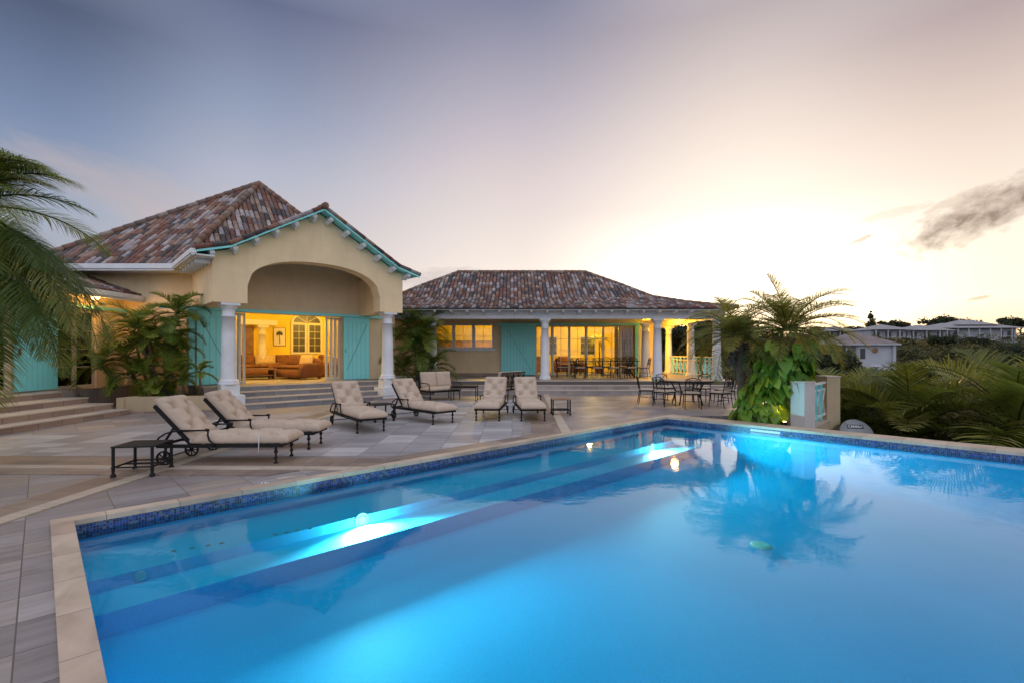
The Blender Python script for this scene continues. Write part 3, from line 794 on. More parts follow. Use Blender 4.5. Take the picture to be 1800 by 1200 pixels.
for i in range(4):
    b.prism([lo[i], lo[i + 1], hi[i + 1], hi[i]][::-1], -.42, -.36, Rx)
    b.prism([(lo[i][0], lo[i][1] + .035), (lo[i + 1][0], lo[i + 1][1] + .035), hi[i + 1], hi[i]][::-1], -.36, 2.6 if i in (0, 3) else .02, Rx)
b.build('barge_board', M_['teal'], V)
for s in (-1, 1):
    for k in range(6):
        x = s * (.28 + k * .545 * 1.0); z = gz(x) - .11; sl = (gz(abs(x) + .05) - gz(abs(x) - .05)) / .1
        ang = math.atan(sl) * (s)
        if abs(x) > 3.05: x = s * 2.95
        Mb = Matrix.Translation((x, 0, gz(x) - .075)) @ Matrix.Rotation(-ang if True else 0, 4, 'Y')
        b = MB(); b.prism([(-.345, 0), (-.002, 0), (-.002, -.20), (-.12, -.20), (-.20, -.14), (-.30, -.13), (-.345, -.09)], -.06, .06, Mb @ Matrix(((0, 0, 1, 0), (1, 0, 0, 0), (0, 1, 0, 0), (0, 0, 0, 1))))
        b.build('bracket', M_['white'], V)
# main pyramid roof in camera-aligned coordinates
def cv(X, Y, z=0): return Vector((X, Y, z))
AP = cv(-10.43, 20.4, 8.52); E2 = cv(-10.32, 15.25, 4.33); E1 = cv(-15.05, 15.25, 4.33); E3 = cv(-4.92, 20.12, 4.33)
b = MB()
LL = E2.x - E1.x
zl = lambda q: 4.33 + q * (8.52 - 4.33) / 5.15
tiles(b, (E1.x, E1.y, 0), (1, 0, 0), (0, 1, 0), zl, 5.15, lambda q: 4.62 * q / 5.15, lambda q: LL - .11 * q / 5.15, wt=.17, ct=.31, seed=21)
uu = Vector((math.cos(TH), math.sin(TH), 0)); nn = Vector((-math.sin(TH), math.cos(TH), 0))
dd = AP - E2; aA = dd.dot(uu); bA = dd.dot(nn); LR = (E3 - E2).dot(uu)
tiles(b, (E2.x, E2.y, 0), uu, nn, lambda q: 4.33 + q * 4.19 / bA, bA, lambda q: aA * q / bA, lambda q: LR + (aA - LR) * q / bA, wt=.175, ct=.31, seed=22, b0=0)
b.mi = 0
E4 = E3 + nn * 7.5 + uu * -.0; E5 = cv(-15.6, 25.8, 4.33); E4.z = 4.33
b.add([E3, E4, AP], [(0, 1, 2)]); b.add([E4, E5, AP], [(0, 1, 2)]); b.add([E5, E1, AP], [(0, 1, 2)])
up = Vector((0, 0, .05))
ridge_run(b, [E2 + up, AP + up], r=.12, seed=31); ridge_run(b, [E3 + up, AP + up], r=.11, seed=32); ridge_run(b, [E1 + up, AP + up], r=.11, seed=33)
b.mi = 2; b.lathe([(.16, 0), (.15, .08), (.06, .14)], (AP.x, AP.y, AP.z - .02), 10)
b.build('roof', [M_['tiledark'], M_['tile'], M_['ridge']], V, Matrix.Identity(4))
# gutters
b = MB()
b.box(-3.50, -3.36, -.40, 2.70, gz(3.35) - .13, gz(3.35) - .005); b.box(-3.47, -3.39, -.38, 2.68, gz(3.35) - .17, gz(3.35) - .131)
b.box(-3.36, -2.93, -.34, 2.66, gz(3.35) - .16, gz(3.35) - .12)
b.build('gutter', M_['white'], V)
b = MB(); b.box(-15.1, -10.30, 15.10, 15.25, 4.17, 4.32); b.box(-15.1, -10.33, 15.14, 15.22, 4.11, 4.168); b.box(-15.6, -10.30, 15.26, 15.95, 4.15, 4.20)
b.build('gutter', M_['white'], V, Matrix.Identity(4))
for k in range(6):
    b = MB(); y = .15 + k * .48
    b.box(-3.30, -2.93, y, y + .09, gz(3.35) - .28, gz(3.35) - .165); b.build('rafter_tail', M_['white'], V)
# room inside
b = MB()
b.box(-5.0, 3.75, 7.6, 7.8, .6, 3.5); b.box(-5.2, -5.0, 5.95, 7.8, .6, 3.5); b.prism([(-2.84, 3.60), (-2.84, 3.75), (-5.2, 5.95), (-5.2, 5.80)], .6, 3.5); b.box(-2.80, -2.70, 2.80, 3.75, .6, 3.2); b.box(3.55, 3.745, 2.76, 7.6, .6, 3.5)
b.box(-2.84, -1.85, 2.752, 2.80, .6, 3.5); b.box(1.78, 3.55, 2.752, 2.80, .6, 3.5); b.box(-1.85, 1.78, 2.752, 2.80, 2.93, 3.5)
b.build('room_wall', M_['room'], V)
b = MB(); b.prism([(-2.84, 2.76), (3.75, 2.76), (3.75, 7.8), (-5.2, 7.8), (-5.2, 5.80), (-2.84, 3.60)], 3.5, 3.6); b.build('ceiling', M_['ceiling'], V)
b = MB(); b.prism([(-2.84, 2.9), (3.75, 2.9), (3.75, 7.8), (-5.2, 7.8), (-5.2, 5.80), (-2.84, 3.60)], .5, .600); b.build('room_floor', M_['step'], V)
YB_ = 7.6
wx0, wx1 = vx(511, YB_), vx(566, YB_)
wz0, wz1 = 1.50, 2.92
zf = lambda py, px, yl: EYE + (HORIZON - py) / F * ((yl + 15.545) / (math.cos(TH) - (px - 900) / F * math.sin(TH)))
wz0 = zf(622, 538, YB_); wz1 = zf(568, 538, YB_); wr = zf(551, 538, YB_)
wf = thing  # noqa
mw = muntin_window(V, wx0, (wx0 + wx1) / 2 - .01, wz0, wz1, YB_ - .06, 2, 4, 'cream', .09, True)
mw = muntin_window(V, (wx0 + wx1) / 2 + .01, wx1, wz0, wz1, YB_ - .06, 2, 4, 'cream', .09, True)
cxw = (wx0 + wx1) / 2; hw = (wx1 - wx0) / 2
b = MB(); pts = []
for k in range(17):
    t = math.pi * k / 16; pts.append((math.cos(t), math.sin(t)))
for (p, q) in zip(pts[:-1], pts[1:]):
    rr = wr - wz1
    quad = [(cxw + hw * p[0], wz1 + rr * p[1]), (cxw + hw * q[0], wz1 + rr * q[1]), (cxw + (hw - .10) * q[0], wz1 + .02 + (rr - .09) * q[1]), (cxw + (hw - .10) * p[0], wz1 + .02 + (rr - .09) * p[1])]
    b.prism(quad[::-1], YB_ - .07, YB_ - .01, Rx)
for k in range(1, 4):
    t = math.pi * k / 4; b.bar((cxw, YB_ - .04, wz1 + .03), (cxw + (hw - .1) * math.cos(t), YB_ - .04, wz1 + (wr - wz1 - .08) * math.sin(t)), .02, .02, (0, 1, 0))
fan = b.build('fanlight', M_['cream'], V)
b = MB(); b.prism([(cxw + (hw - .09) * p[0], wz1 + .02 + (wr - wz1 - .09) * p[1]) for p in pts][::-1], YB_ - .035, YB_ - .03, Rx); b.build('pane', M_['dark'], fan)
# alcove and indoor column on the left of the room
ax0, ax1 = vx(425, YB_), vx(446, YB_)
b = MB(); b.box(ax0, ax1, YB_ - .012, YB_ - .002, .61, zf(574, 440, YB_)); b.build('dark_doorway', M_['wood'], V)
b = MB(); b.box(vx(420, YB_ - .5), vx(487, YB_ - .5), YB_ - .55, YB_ - .25, zf(571, 450, YB_ - .5), zf(562, 450, YB_ - .5)); b.build('lintel', M_['cream'], V)
column(V, vx(461, YB_ - .45), YB_ - .45, .6, zf(572, 461, YB_ - .5), .16, 'indoor_column', m='cream')
pic = thing('wall_picture', 'framed picture of a dark palm hanging on the yellow room wall', 'picture', wm(V) @ Vector((vx(491, YB_), YB_ - .004, zf(592, 491, YB_))), TH)
pw, ph = (vx(501, YB_) - vx(481, YB_)) / 2, .38
b = MB(); b.box(-pw, pw, -.02, 0, -ph, ph); b.build('canvas', M_['cream'], pic)
b = MB()
for x0, x1, z0, z1 in ((-pw - .02, -pw, -ph - .02, ph + .02), (pw, pw + .02, -ph - .02, ph + .02), (-pw, pw, ph, ph + .02), (-pw, pw, -ph - .02, -ph)): b.box(x0, x1, -.035, 0, z0, z1)
b.build('frame', M_['wood'], pic)
b = MB(); b.bar((.01, -.023, -ph * .8), (0, -.023, .12), .03, .004, (0, 1, 0))
for k in range(13):
    t = -.5 + k * .35; b.bar((0, -.024, .12), (.14 * math.cos(t), -.024, .12 + .13 * math.sin(t)), .035, .004, (0, 1, 0))
b.build('painted_palm', M_['dark'], pic)

# living room furniture ------------------------------------------------
def cushion_mesh(b, L, Wd, T, M, dimples=(), nu=18, nv=12, p=6.0, dd_=.045, sg=.085, edge=.5):
    """a soft pad, L x Wd, T thick, top pressed in at the dimples"""
    top, bot = [], []
    segs = []
    for i_, p_ in enumerate(dimples):
        for q_ in dimples[i_ + 1:]:
            if p_[0] != q_[0] and math.hypot(p_[0] - q_[0], p_[1] - q_[1]) < .34 and p_[1] != q_[1]: segs.append((p_, q_))
        for sg_ in (-1, 1):
            if p_[1] * sg_ > .05: segs.append((p_, (p_[0] + .08, sg_ * Wd / 2))); segs.append((p_, (p_[0] - .08, sg_ * Wd / 2)))
    for j in range(nv + 1):
        for i in range(nu + 1):
            uu_ = -1 + 2 * i / nu; vv_ = -1 + 2 * j / nv
            uu_ = math.copysign(abs(uu_) ** .8, uu_); vv_ = math.copysign(abs(vv_) ** .8, vv_)
            e = (max(0, 1 - abs(uu_) ** p) * max(0, 1 - abs(vv_) ** p)) ** .5
            k = .035 * (1 - e)
            x = uu_ * (L / 2); y = vv_ * (Wd / 2)
            zt = T * ((1 - edge) + edge * e)
            for (dx, dy) in dimples: zt -= dd_ * math.exp(-((x - dx) ** 2 + (y - dy) ** 2) / (2 * (sg * .5) ** 2))
            cr = 0
            for (p_, q_) in segs:
                wx_, wy_ = q_[0] - p_[0], q_[1] - p_[1]; t_ = max(0, min(1, ((x - p_[0]) * wx_ + (y - p_[1]) * wy_) / (wx_ * wx_ + wy_ * wy_)))
                d2 = (x - p_[0] - t_ * wx_) ** 2 + (y - p_[1] - t_ * wy_) ** 2; cr = max(cr, math.exp(-d2 / (2 * .016 ** 2)))
            zt -= cr * dd_ * .42 * e
            top.append(M @ Vector((x, y, zt))); bot.append(M @ Vector((x, y, T * .12 * (1 - e))))
    n1 = nu + 1; N = len(top); fs = []
    for j in range(nv):
        for i in range(nu):
            a = j * n1 + i
            fs.append((a, a + 1, a + n1 + 1, a + n1)); fs.append((N + a, N + a + n1, N + a + n1 + 1, N + a + 1))
    rim = [i for i in range(n1)] + [j * n1 + nu for j in range(1, nv + 1)] + [nv * n1 + i for i in range(nu - 1, -1, -1)] + [j * n1 for j in range(nv - 1, 0, -1)]
    # a bulging side wall
    mid = []
    c0 = M @ Vector((0, 0, T * .35))
    for r_ in rim:
        m_ = (top[r_] + bot[r_]) / 2; o_ = (m_ - c0); mid.append(m_ + o_.normalized() * .012)
    mi0 = 2 * N
    for k in range(len(rim)):
        k2 = (k + 1) % len(rim)
        fs.append((rim[k2], rim[k], mi0 + k, mi0 + k2)); fs.append((mi0 + k2, mi0 + k, N + rim[k], N + rim[k2]))
    b.smooth = True; b.add(top + bot + mid, fs); b.smooth = False
    return b
def soft(b, cx, cy, z0, L, Wd, T, rz=0, **k):
    return cushion_mesh(b, L, Wd, T, Matrix.Translation((cx, cy, z0)) @ Matrix.Rotation(rz, 4, 'Z'), nu=10, nv=8, p=8, edge=.25, **k)
def sofa(name, label, loc, rz, L=2.2, arms=True):
    s = thing(name, label, 'sofa', loc, rz, None)
    b = MB(); soft(b, 0, 0, .06, L, .95, .36); b.build('base', M_['sofa'], s)
    b = MB(); soft(b, 0, .38, .10, L, .24, .72); b.build('backrest', M_['sofa'], s)
    if arms:
        for sx in (-1, 1):
            b = MB(); soft(b, sx * (L / 2 - .1), -.02, .08, .22, .95, .54); b.build('arm', M_['sofa'], s)
    n_ = max(1, round((L - .4) / .75))
    for i in range(n_):
        w_ = (L - .44) / n_; x = -L / 2 + .22 + w_ * (i + .5)
        b = MB(); soft(b, x, -.08, .40, w_ - .02, .70, .14); b.build('seat_cushion', M_['sofa'], s)
        b = MB(); cushion_mesh(b, w_ - .04, .42, .16, Matrix.Translation((x, .24, .70)) @ Matrix.Rotation(R(78), 4, 'X'), nu=8, nv=6); b.build('back_cushion', M_['pillow'] if i % 2 else M_['sofa'], s)
    for sx in (-1, 1):
        for sy in (-1, 1):
            b = MB(); b.box(sx * (L / 2 - .1) - .04, sx * (L / 2 - .1) + .04, sy * .38 - .04, sy * .38 + .04, 0, .08); b.build('foot', M_['wood'], s)
    return s
def VL(x, y, z=.6): return wm(V) @ Vector((x, y, z))
sofa('sofa', 'rust brown sofa seen end on through the wide doorway, nearest the steps', VL(vx(522, 4.4), 4.5), TH + R(-70), 1.9)
sofa('sofa', 'long rust brown sofa with cushions against the far yellow wall of the room', VL(vx(478, 6.2) , 6.9), TH, 2.9)
sofa('sofa', 'rust brown sofa half hidden behind the right hand sliding door panels', VL(vx(560, 5.3) + .3, 5.9), TH + R(-90), 1.7)
ct = thing('coffee_table', 'low wooden coffee table with tan slab top in the lit room', 'coffee table', VL(vx(452, 4.6), 5.0), TH)
b = MB(); b.box(-.7, .7, -.4, .4, .36, .42); b.build('table_top', M_['wood'], ct)
b = MB(); b.box(-.66, .66, -.36, .36, .14, .17); b.build('shelf', M_['wood'], ct)
for sx in (-1, 1):
    for sy in (-1, 1): b = MB(); b.box(sx * .64 - .035, sx * .64 + .035, sy * .35 - .035, sy * .35 + .035, 0, .36); b.build('leg', M_['wood'], ct)
def ceiling_lamp(name, label, loc, power, rad=.16, drop=.25, col=WARM, scale=1.0):
    t = thing(name, label, 'lamp', loc)
    b = MB(); b.tube([(0, 0, 0), (0, 0, -drop)], .012); b.lathe([(.07, -.02), (.07, 0)], n=12); b.build('rod', M_['grey_metal'], t)
    b = MB(); b.smooth = True; b.lathe([(.02, -drop - .11), (.08, -drop - .09), (.10, -drop - .04), (.08, -drop), (.02, -drop + .01)], n=14); b.smooth = False
    b.build('globe', M_['lampglow'], t)
    point('lamp_light', Vector(loc) + Vector((0, 0, -drop - .20)), power, col, rad, t)
    return t
ceiling_lamp('ceiling_lamp', 'round glowing lamp hanging from the living room ceiling', VL(2.9, 5.0, 3.5), 230, drop=.04)
ceiling_lamp('ceiling_lamp', 'glowing lamp on the living room ceiling just inside the wide doorway', VL(.3, 3.35, 3.5), 200, drop=.02)
ceiling_lamp('ceiling_lamp', 'second round glowing lamp at the left end of the living room ceiling', VL(-2.4, 5.0, 3.5), 230, drop=.04)

# ============================================================ LEFT WING
WG = thing('villa_wing', 'low left wing of the villa with white gutter, turquoise shutter and broad stone steps', 'house', (-12.2, 11, 0), 0)
I4 = Matrix.Identity(4)
b = MB(); b.box(-12.75, -12.5, 3.0, 9.6, .6, 3.4); b.box(-12.75, -12.5, 12.33, 13.55, .6, 3.4); b.box(-12.75, -12.5, 14.9, 15.945, .6, 3.4)
b.box(-12.75, -12.5, 9.6, 12.33, 2.85, 3.4); b.box(-12.75, -12.5, 13.55, 14.9, 2.85, 3.4)
b.build('wall', M_['stucco'], WG, I4)
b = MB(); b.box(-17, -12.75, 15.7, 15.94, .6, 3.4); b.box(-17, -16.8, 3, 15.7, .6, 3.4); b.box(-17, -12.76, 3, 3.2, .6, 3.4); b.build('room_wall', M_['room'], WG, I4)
b = MB(); b.box(-17, -12.2, 3, 15.94, 3.30, 3.36); b.build('ceiling', M_['ceiling'], WG, I4)
b = MB(); b.box(-17, -11.9, 2.0, 15.9, 0, .60); b.build('floor', M_['step'], WG, I4)
SWp = Matrix(((0, -1, 0, 0), (1, 0, 0, 0), (0, 0, 1, 0), (0, 0, 0, 1)))   # local (x,y) -> (-y, x): faces +X
for (y0, y1) in ((9.6, 10.96), (10.96, 12.33), (13.55, 14.22), (14.22, 14.9)):
    bb = MB()
    x = -12.62
    bb.box(x, x + .05, y0, y0 + .07, .6, 2.85); bb.box(x, x + .05, y1 - .07, y1, .6, 2.85); bb.box(x, x + .05, y0 + .07, y1 - .07, .6, .68); bb.box(x, x + .05, y0 + .07, y1 - .07, 2.77, 2.85)
    for k in range(1, 4): bb.box(x + .012, x + .038, y0 + .07, y1 - .07, .68 + k * .52 - .01, .68 + k * .52 + .01)
    o = bb.build('glass_door', M_['cream'], WG, I4)
    bb = MB(); bb.box(x + .022, x + .028, y0 + .07, y1 - .07, .68, 2.77); bb.build('pane', M_['glass'], o, I4)
b = MB()
for i in range(8):
    y0 = 12.34 + i * .146; b.mi = 0; b.box(-12.44, -12.39, y0 + .004, y0 + .142, .63, 2.88)
b.mi = 1; b.box(-12.43, -12.40, 12.35, 13.50, .64, 2.87)
o = b.build('shutter', [M_['teal'], M_['groove']], WG, I4)
b = MB(); b.box(-12.388, -12.35, 12.42, 12.46, 1.55, 1.72); b.build('handle', M_['wood'], o, I4)
b = MB(); b.box(-12.495, -12.38, 8.0, 15.9, 2.89, 2.98); b.build('shutter_track', M_['teal'], WG, I4)
b = MB()
zw = lambda q: 3.42 + q * .36
tiles(b, (-11.95, 3.0, 0), (0, 1, 0), (-1, 0, 0), zw, 4.2, lambda q: 0, lambda q: 12.95, wt=.20, ct=.38, seed=41)
b.build('roof', [M_['tiledark'], M_['tile']], WG, I4)
b = MB(); b.box(-11.95, -11.82, 3.0, 15.9, 3.27, 3.41); b.box(-11.93, -11.86, 3.0, 15.9, 3.20, 3.268); b.build('gutter', M_['white'], WG, I4)
b = MB()
for i, (x, h) in enumerate(((-9.98, .15), (-10.40, .30), (-11.05, .45), (-11.75, .60))):
    nx = (-10.40, -11.05, -11.75, -11.899)[i]
    b.mi = 0; b.box(nx, x, 1.0, 12.9 + (0, .12, .24, .36)[i] * 0 - i * .0, 0, h - .03)
    b.mi = 1; b.box(nx, x + .02, 1.0, 12.9, h - .029, h + .001)
b.build('steps', [M_['riserp'], M_['nosing']], WG, I4)
ceiling_lamp('ceiling_lamp', 'round glowing lamp inside the low left wing behind the palm fronds', (-14.4, 12.4, 3.3), 330)
ceiling_lamp('ceiling_lamp', 'small glowing lamp under the left wing eave above the stone steps', (-12.12, 14.4, 3.3), 40, drop=.06, col=(1, .46, .08))

# planter in front of the terrace wall
pl = thing('planter', 'long low curved yellow planter wall filled with soil below the palms', 'planter', (-9.5, 14.5, 0))
b = MB()
n_ = 14; out_ = []; in_ = []
for k in range(n_ + 1):
    t = k / n_; X = -10.15 + 2.35 * t + .0; Y = 13.0 + .55 * math.sin(t * 1.3) - .10 * math.sin(t * math.pi)
    out_.append((X, Y)); in_.append((X + .0, Y + .18))
for k in range(n_):
    b.prism([out_[k], out_[k + 1], in_[k + 1], in_[k]], .06, .44)
b.box(-10.33, -10.15, 12.92, 15.9, 0, .43)
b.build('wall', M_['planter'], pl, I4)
b = MB()
for k in range(n_):
    b.prism([(out_[k][0], out_[k][1] - .012), (out_[k + 1][0], out_[k + 1][1] - .012), (out_[k + 1][0], out_[k + 1][1] + .01), (out_[k][0], out_[k][1] + .01)], 0, .055)
b.build('skirting', M_['riserp'], pl, I4)
b = MB(); b.prism([(-10.13, 13.2)] + [(x, y + .01) for x, y in in_[1:]] + [(-8.3, 15.0), (-9.9, 15.85), (-10.13, 15.85)], 0, .36); b.build('soil', M_['soil'], pl, I4)

# ============================================================ DINING PAVILION
D = thing('dining_pavilion', 'long low dining pavilion with hipped clay tile roof, white colonnade and glowing glass doors', 'house', (1.5, 19.8, 0))
FZ = .50
b = MB()
b.box(-6.2, -3.85, 24.3, 24.55, FZ, 3.3); b.box(-.9, 1.15, 24.3, 24.55, FZ, 3.3); b.box(6.16, 6.42, 24.3, 24.55, FZ, 3.3)
b.box(-3.85, -.9, 24.3, 24.55, FZ, 1.80); b.box(-3.85, -.9, 24.3, 24.55, 3.02, 3.3); b.box(1.15, 6.16, 24.3, 24.55, 2.93, 3.3)
b.box(6.17, 6.42, 24.55, 30.2, FZ, 3.3); b.box(-6.2, 6.42, 30.2, 30.4, FZ, 3.3); b.box(6.42, 8.2, 28.6, 28.8, FZ, 3.3)
b.build('wall', M_['stucco'], D, I4)
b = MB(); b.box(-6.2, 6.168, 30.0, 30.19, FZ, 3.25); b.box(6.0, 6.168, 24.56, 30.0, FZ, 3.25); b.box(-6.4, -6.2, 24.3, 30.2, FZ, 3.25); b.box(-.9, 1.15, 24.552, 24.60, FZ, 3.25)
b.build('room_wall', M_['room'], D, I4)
b = MB(); b.box(-6.3, 8.9, 20.4, 30.3, 3.302, 3.34); b.build('ceiling', M_['ceiling'], D, I4)
b = MB(); b.box(-4.6, 8.95, 19.82, 30.4, 0, FZ); b.build('floor', M_['step'], D, I4)
b = MB()
for i, (y0, h) in enumerate(((19.10, .167), (19.45, .333), (19.80, .50))):
    ny = (19.45, 19.80, 19.819)[i]
    b.mi = 0; b.box(-3.0, 8.9, y0, ny, 0, h - .03); b.mi = 1; b.box(-3.0, 8.91, y0 - .02, ny, h - .029, h + .002)
b.build('steps', [M_['step'], M_['nosing']], D, I4)
b = MB(); b.box(-6.2, 1.1, 24.28, 24.298, FZ + .001, FZ + .12); b.build('skirting', M_['riserp'], D, I4)
# windows and glass doors
for i in range(3):
    x0 = -3.85 + i * .983
    muntin_window(D, x0 - 1.5, x0 + .983 - 1.5, 1.80 - 0, 3.02, 24.33 - 19.8, 2, 2, 'white', .085)
b = MB(); b.box(-3.95, -.80, 24.17, 24.32, 1.70, 1.80); b.build('sill', M_['white'], D, I4)
for i in range(6):
    w_ = 5.01 / 6; x0 = 1.15 + i * w_
    muntin_window(D, x0 - 1.5, x0 + w_ - 1.5, FZ, 2.93, (24.34 if i % 2 else 24.40) - 19.8, 2, 4, 'cream', .065, name='sliding_door')
b = MB(); b.box(-.7, 6.4, 24.05, 24.18, 2.94, 3.04); b.build('shutter_track', M_['teal'], D, I4)
b = MB()
for i in range(11):
    x0 = -.53 + i * .1527; b.mi = 0; b.box(x0 + .003, x0 + .15, 24.12, 24.17, .54, 2.98)
b.mi = 1; b.box(-.52, 1.14, 24.13, 24.16, .55, 2.97)
o = b.build('shutter', [M_['teal'], M_['groove']], D, I4)
b = MB(); b.bar((-.25, 24.116, 2.75), (.95, 24.116, .75), .016, .010); b.build('brace', M_['groove'], o, I4)
b = MB(); b.box(6.0, 6.16, 24.10, 24.20, FZ, 2.94); b.build('shutter_edge', M_['teal'], D, I4)
for (x0, x1) in ((1.75, 2.75), (4.1, 5.05)):
    muntin_window(D, x0 - 1.5, x1 - 1.5, 1.45, 2.6, 29.94 - 19.8, 2, 3, 'cream', .06, True)
# colonnade
for (x, y) in ((-3.3, 20.6), (1.37, 20.6), (6.05, 20.6), (8.52, 20.62), (8.52, 23.6), (8.45, 26.7)):
    column(D, x - 1.5, y - 19.8, FZ, 3.0, .175)
column(D, 6.35 - 1.5, 23.55 - 19.8, FZ, 3.0, .19)
b = MB(); b.box(-6.2, 8.76, 20.44, 20.76, 3.002, 3.30); b.box(8.36, 8.68, 20.76, 28.6, 3.002, 3.30); b.box(-6.2, 8.80, 20.40, 20.439, 3.15, 3.30)
b.build('beam', M_['white'], D, I4)
for k in range(19):
    x = -3.1 + k * .647
    b = MB(); Mb = Matrix.Translation((x, 0, 3.30)) @ Matrix(((0, 0, 1, 0), (1, 0, 0, 0), (0, 1, 0, 0), (0, 0, 0, 1)))
    b.prism([(19.86, .02), (20.38, .02), (20.38, -.14), (20.22, -.14), (20.08, -.09), (19.93, -.08), (19.86, -.05)], -.045, .045, Mb); b.build('bracket', M_['white'], D, I4)
for k in range(9):
    y = 20.9 + k * .8
    b = MB(); b.box(8.70, 8.90, y - .04, y + .04, 3.19, 3.31); b.build('bracket', M_['white'], D, I4)
b = MB(); b.box(-6.2, 8.92, 19.80, 20.40, 3.315, 3.34); b.build('soffit', M_['white'], D, I4)
qq = [0, .9, 1.8, 3.0, 4.2, 6.0]; zq = [3.38, 3.56, 3.77, 4.12, 4.79, 5.72]
zp = lambda q: float(np.interp(max(q, 0), qq, zq)) + min(q, 0) * .2
b = MB()
XL, XR, RL, RR = -7.95, 8.98, -2.82, 3.84; k2 = (XR - RR) / 6.0
tiles(b, (0, 19.70, 0), (1, 0, 0), (0, 1, 0), zp, 6.0, lambda q: -6.1 if q < 2.15 else XL + (RL - XL) * q / 6, lambda q: XR + (RR - XR) * q / 6, wt=.172, ct=.36, seed=51)
tiles(b, (XR, 19.70, 0), (0, 1, 0), (-1, 0, 0), lambda q: zp(q / k2), XR - RR, lambda q: q / k2, lambda q: 12.0 - q / k2, wt=.172, ct=.36, seed=52)
b.mi = 0
def zpl(f): return zp(6 * f)
for k in range(10):
    f0, f1 = k / 10, (k + 1) / 10
    y0, y1 = 31.7 - 6 * f0, 31.7 - 6 * f1
    xl0, xl1 = XL + (RL - XL) * f0, XL + (RL - XL) * f1; xr0, xr1 = XR + (RR - XR) * f0, XR + (RR - XR) * f1
    b.add([(xl0, y0, zpl(f0)), (xr0, y0, zpl(f0)), (xr1, y1, zpl(f1)), (xl1, y1, zpl(f1))], [(3, 2, 1, 0)])
    if f0 > .3: b.add([(xl0, 19.7 + 6 * f0, zpl(f0)), (xl0, y0, zpl(f0)), (xl1, y1, zpl(f1)), (xl1, 19.7 + 6 * f1, zpl(f1))], [(0, 1, 2, 3)])
hp = lambda f: (XR + (RR - XR) * f, 19.7 + 6 * f, zpl(f) + .05); hl = lambda f: (XL + (RL - XL) * f, 19.7 + 6 * f, zpl(f) + .05)
ridge_run(b, [hp(i / 10) for i in range(11)], r=.085, seed=61); ridge_run(b, [hl(i / 10) for i in range(4, 11)], r=.085, seed=62)
ridge_run(b, [(RL, 25.7, zq[-1] + .06), (RR, 25.7, zq[-1] + .06)], r=.10, seed=63)
b.build('roof', [M_['tiledark'], M_['tile'], M_['ridge']], D, I4)
# balustrade along the right side of the veranda
def lattice(name, label, p, q, zb, zt, n, group=None, parent=None, rail='cream', pan='teal'):
    p = Vector((*p, 0)); q = Vector((*q, 0)); t = thing(name, label, 'balustrade', (p.x, p.y, zb), 0, group)
    L = (q - p).length; d_ = (q - p) / L
    P = lambda s, z: p + d_ * s + Vector((0, 0, z))
    for (z, wd) in ((zt, .07), (zt - .16, .045), (zb + .12, .06)):
        b = MB(); b.bar(P(0, z), P(L, z), wd, .05); b.build('rail', M_[rail], t, I4)
    seg = L / n
    for i in range(n):
        s0 = i * seg; 
        b = MB(); b.bar(P(s0 + .03, zb + .02), P(s0 + .03, zt - .01), .10, .03, d_); b.build('slat', M_[pan], t, I4)
        b = MB()
        a0, a1 = s0 + .10, s0 + seg - .04
        b.bar(P(a0, zb + .15), P(a1, zt - .19), .03, .025); b.bar(P(a1, zb + .15), P(a0, zt - .19), .03, .022); b.build('cross', M_[rail], t, I4)
    return t
lattice('balustrade', 'pale crossed balustrade between the corner pier and the yellow lit column of the veranda', (8.52, 20.82), (8.52, 23.38), FZ, 1.42, 5)
lattice('balustrade', 'pale crossed balustrade between the two yellow lit back columns of the veranda', (8.50, 23.82), (8.46, 26.48), FZ, 1.42, 5)
# room contents of the pavilion
def vfloor(px, Y): return (px - 900) / F * Y
ip = thing('indoor_palm', 'potted palm standing behind the glass doors of the dining pavilion', 'potted plant', (4.75, 27.0, FZ))
b = MB(); b.lathe([(.16, 0), (.24, .36), (.25, .40), (.20, .40)], n=18); b.build('pot', M_['wood'], ip)
b = MB(); b.tube([(0, 0, .3), (.02, 0, 1.1), (0, .02, 1.75)], [.05, .04, .035]); b.build('trunk', M_['trunk'], ip)
INDOOR = ip
sofa('sofa', 'brown sofa inside the dining pavilion behind the glass doors', (3.2, 27.6, FZ), 0, 1.7)
cb = thing('kitchen_counter', 'yellow brown counter against the left wall inside the dining pavilion', 'counter', (1.6, 28.6, FZ))
b = MB(); b.box(-.9, .5, -.3, .3, 0, .9); b.build('cabinet', M_['wood'], cb)
b = MB(); b.box(-.95, .55, -.33, .33, .9, .95); b.build('worktop', M_['cream'], cb)
kb = thing('kitchen_cabinet', 'dark cabinet row seen through the three pane window of the pavilion', 'cabinet', (-2.2, 28.9, FZ))
b = MB(); b.box(-2.2, 1.6, -.3, .3, 0, 1.75); b.build('cabinet', M_['wood'], kb)
b = MB(); b.box(-2.25, 1.65, -.34, .3, 1.75, 1.80); b.build('worktop', M_['dark'], kb)
cur = thing('curtain', 'long pleated cream curtain hanging at the right end of the glass doors', 'curtain', (5.7, 24.9, FZ))
b = MB(); n_ = 60; vs = []
for k in range(n_ + 1):
    x = 5.15 + .85 * k / n_; y = 24.9 + .05 * math.sin(k * .95); vs += [(x, y, FZ + .02), (x, y, 2.95)]
b.smooth = True; b.add(vs, [(2 * k, 2 * k + 2, 2 * k + 3, 2 * k + 1) for k in range(n_)]); b.build('cloth', M_['cushion'], cur, I4)
b = MB(); b.tube([(5.0, 24.9, 2.98), (6.0, 24.9, 2.98)], .015); b.build('rail', M_['grey_metal'], cur, I4)
ceiling_lamp('ceiling_lamp', 'glowing lamp inside the dining pavilion room near the indoor palm', (4.2, 27.2, 3.3), 430, drop=.02)
ceiling_lamp('ceiling_lamp', 'glowing lamp inside the left half of the dining pavilion', (-1.6, 27.0, 3.3), 300, drop=.02)
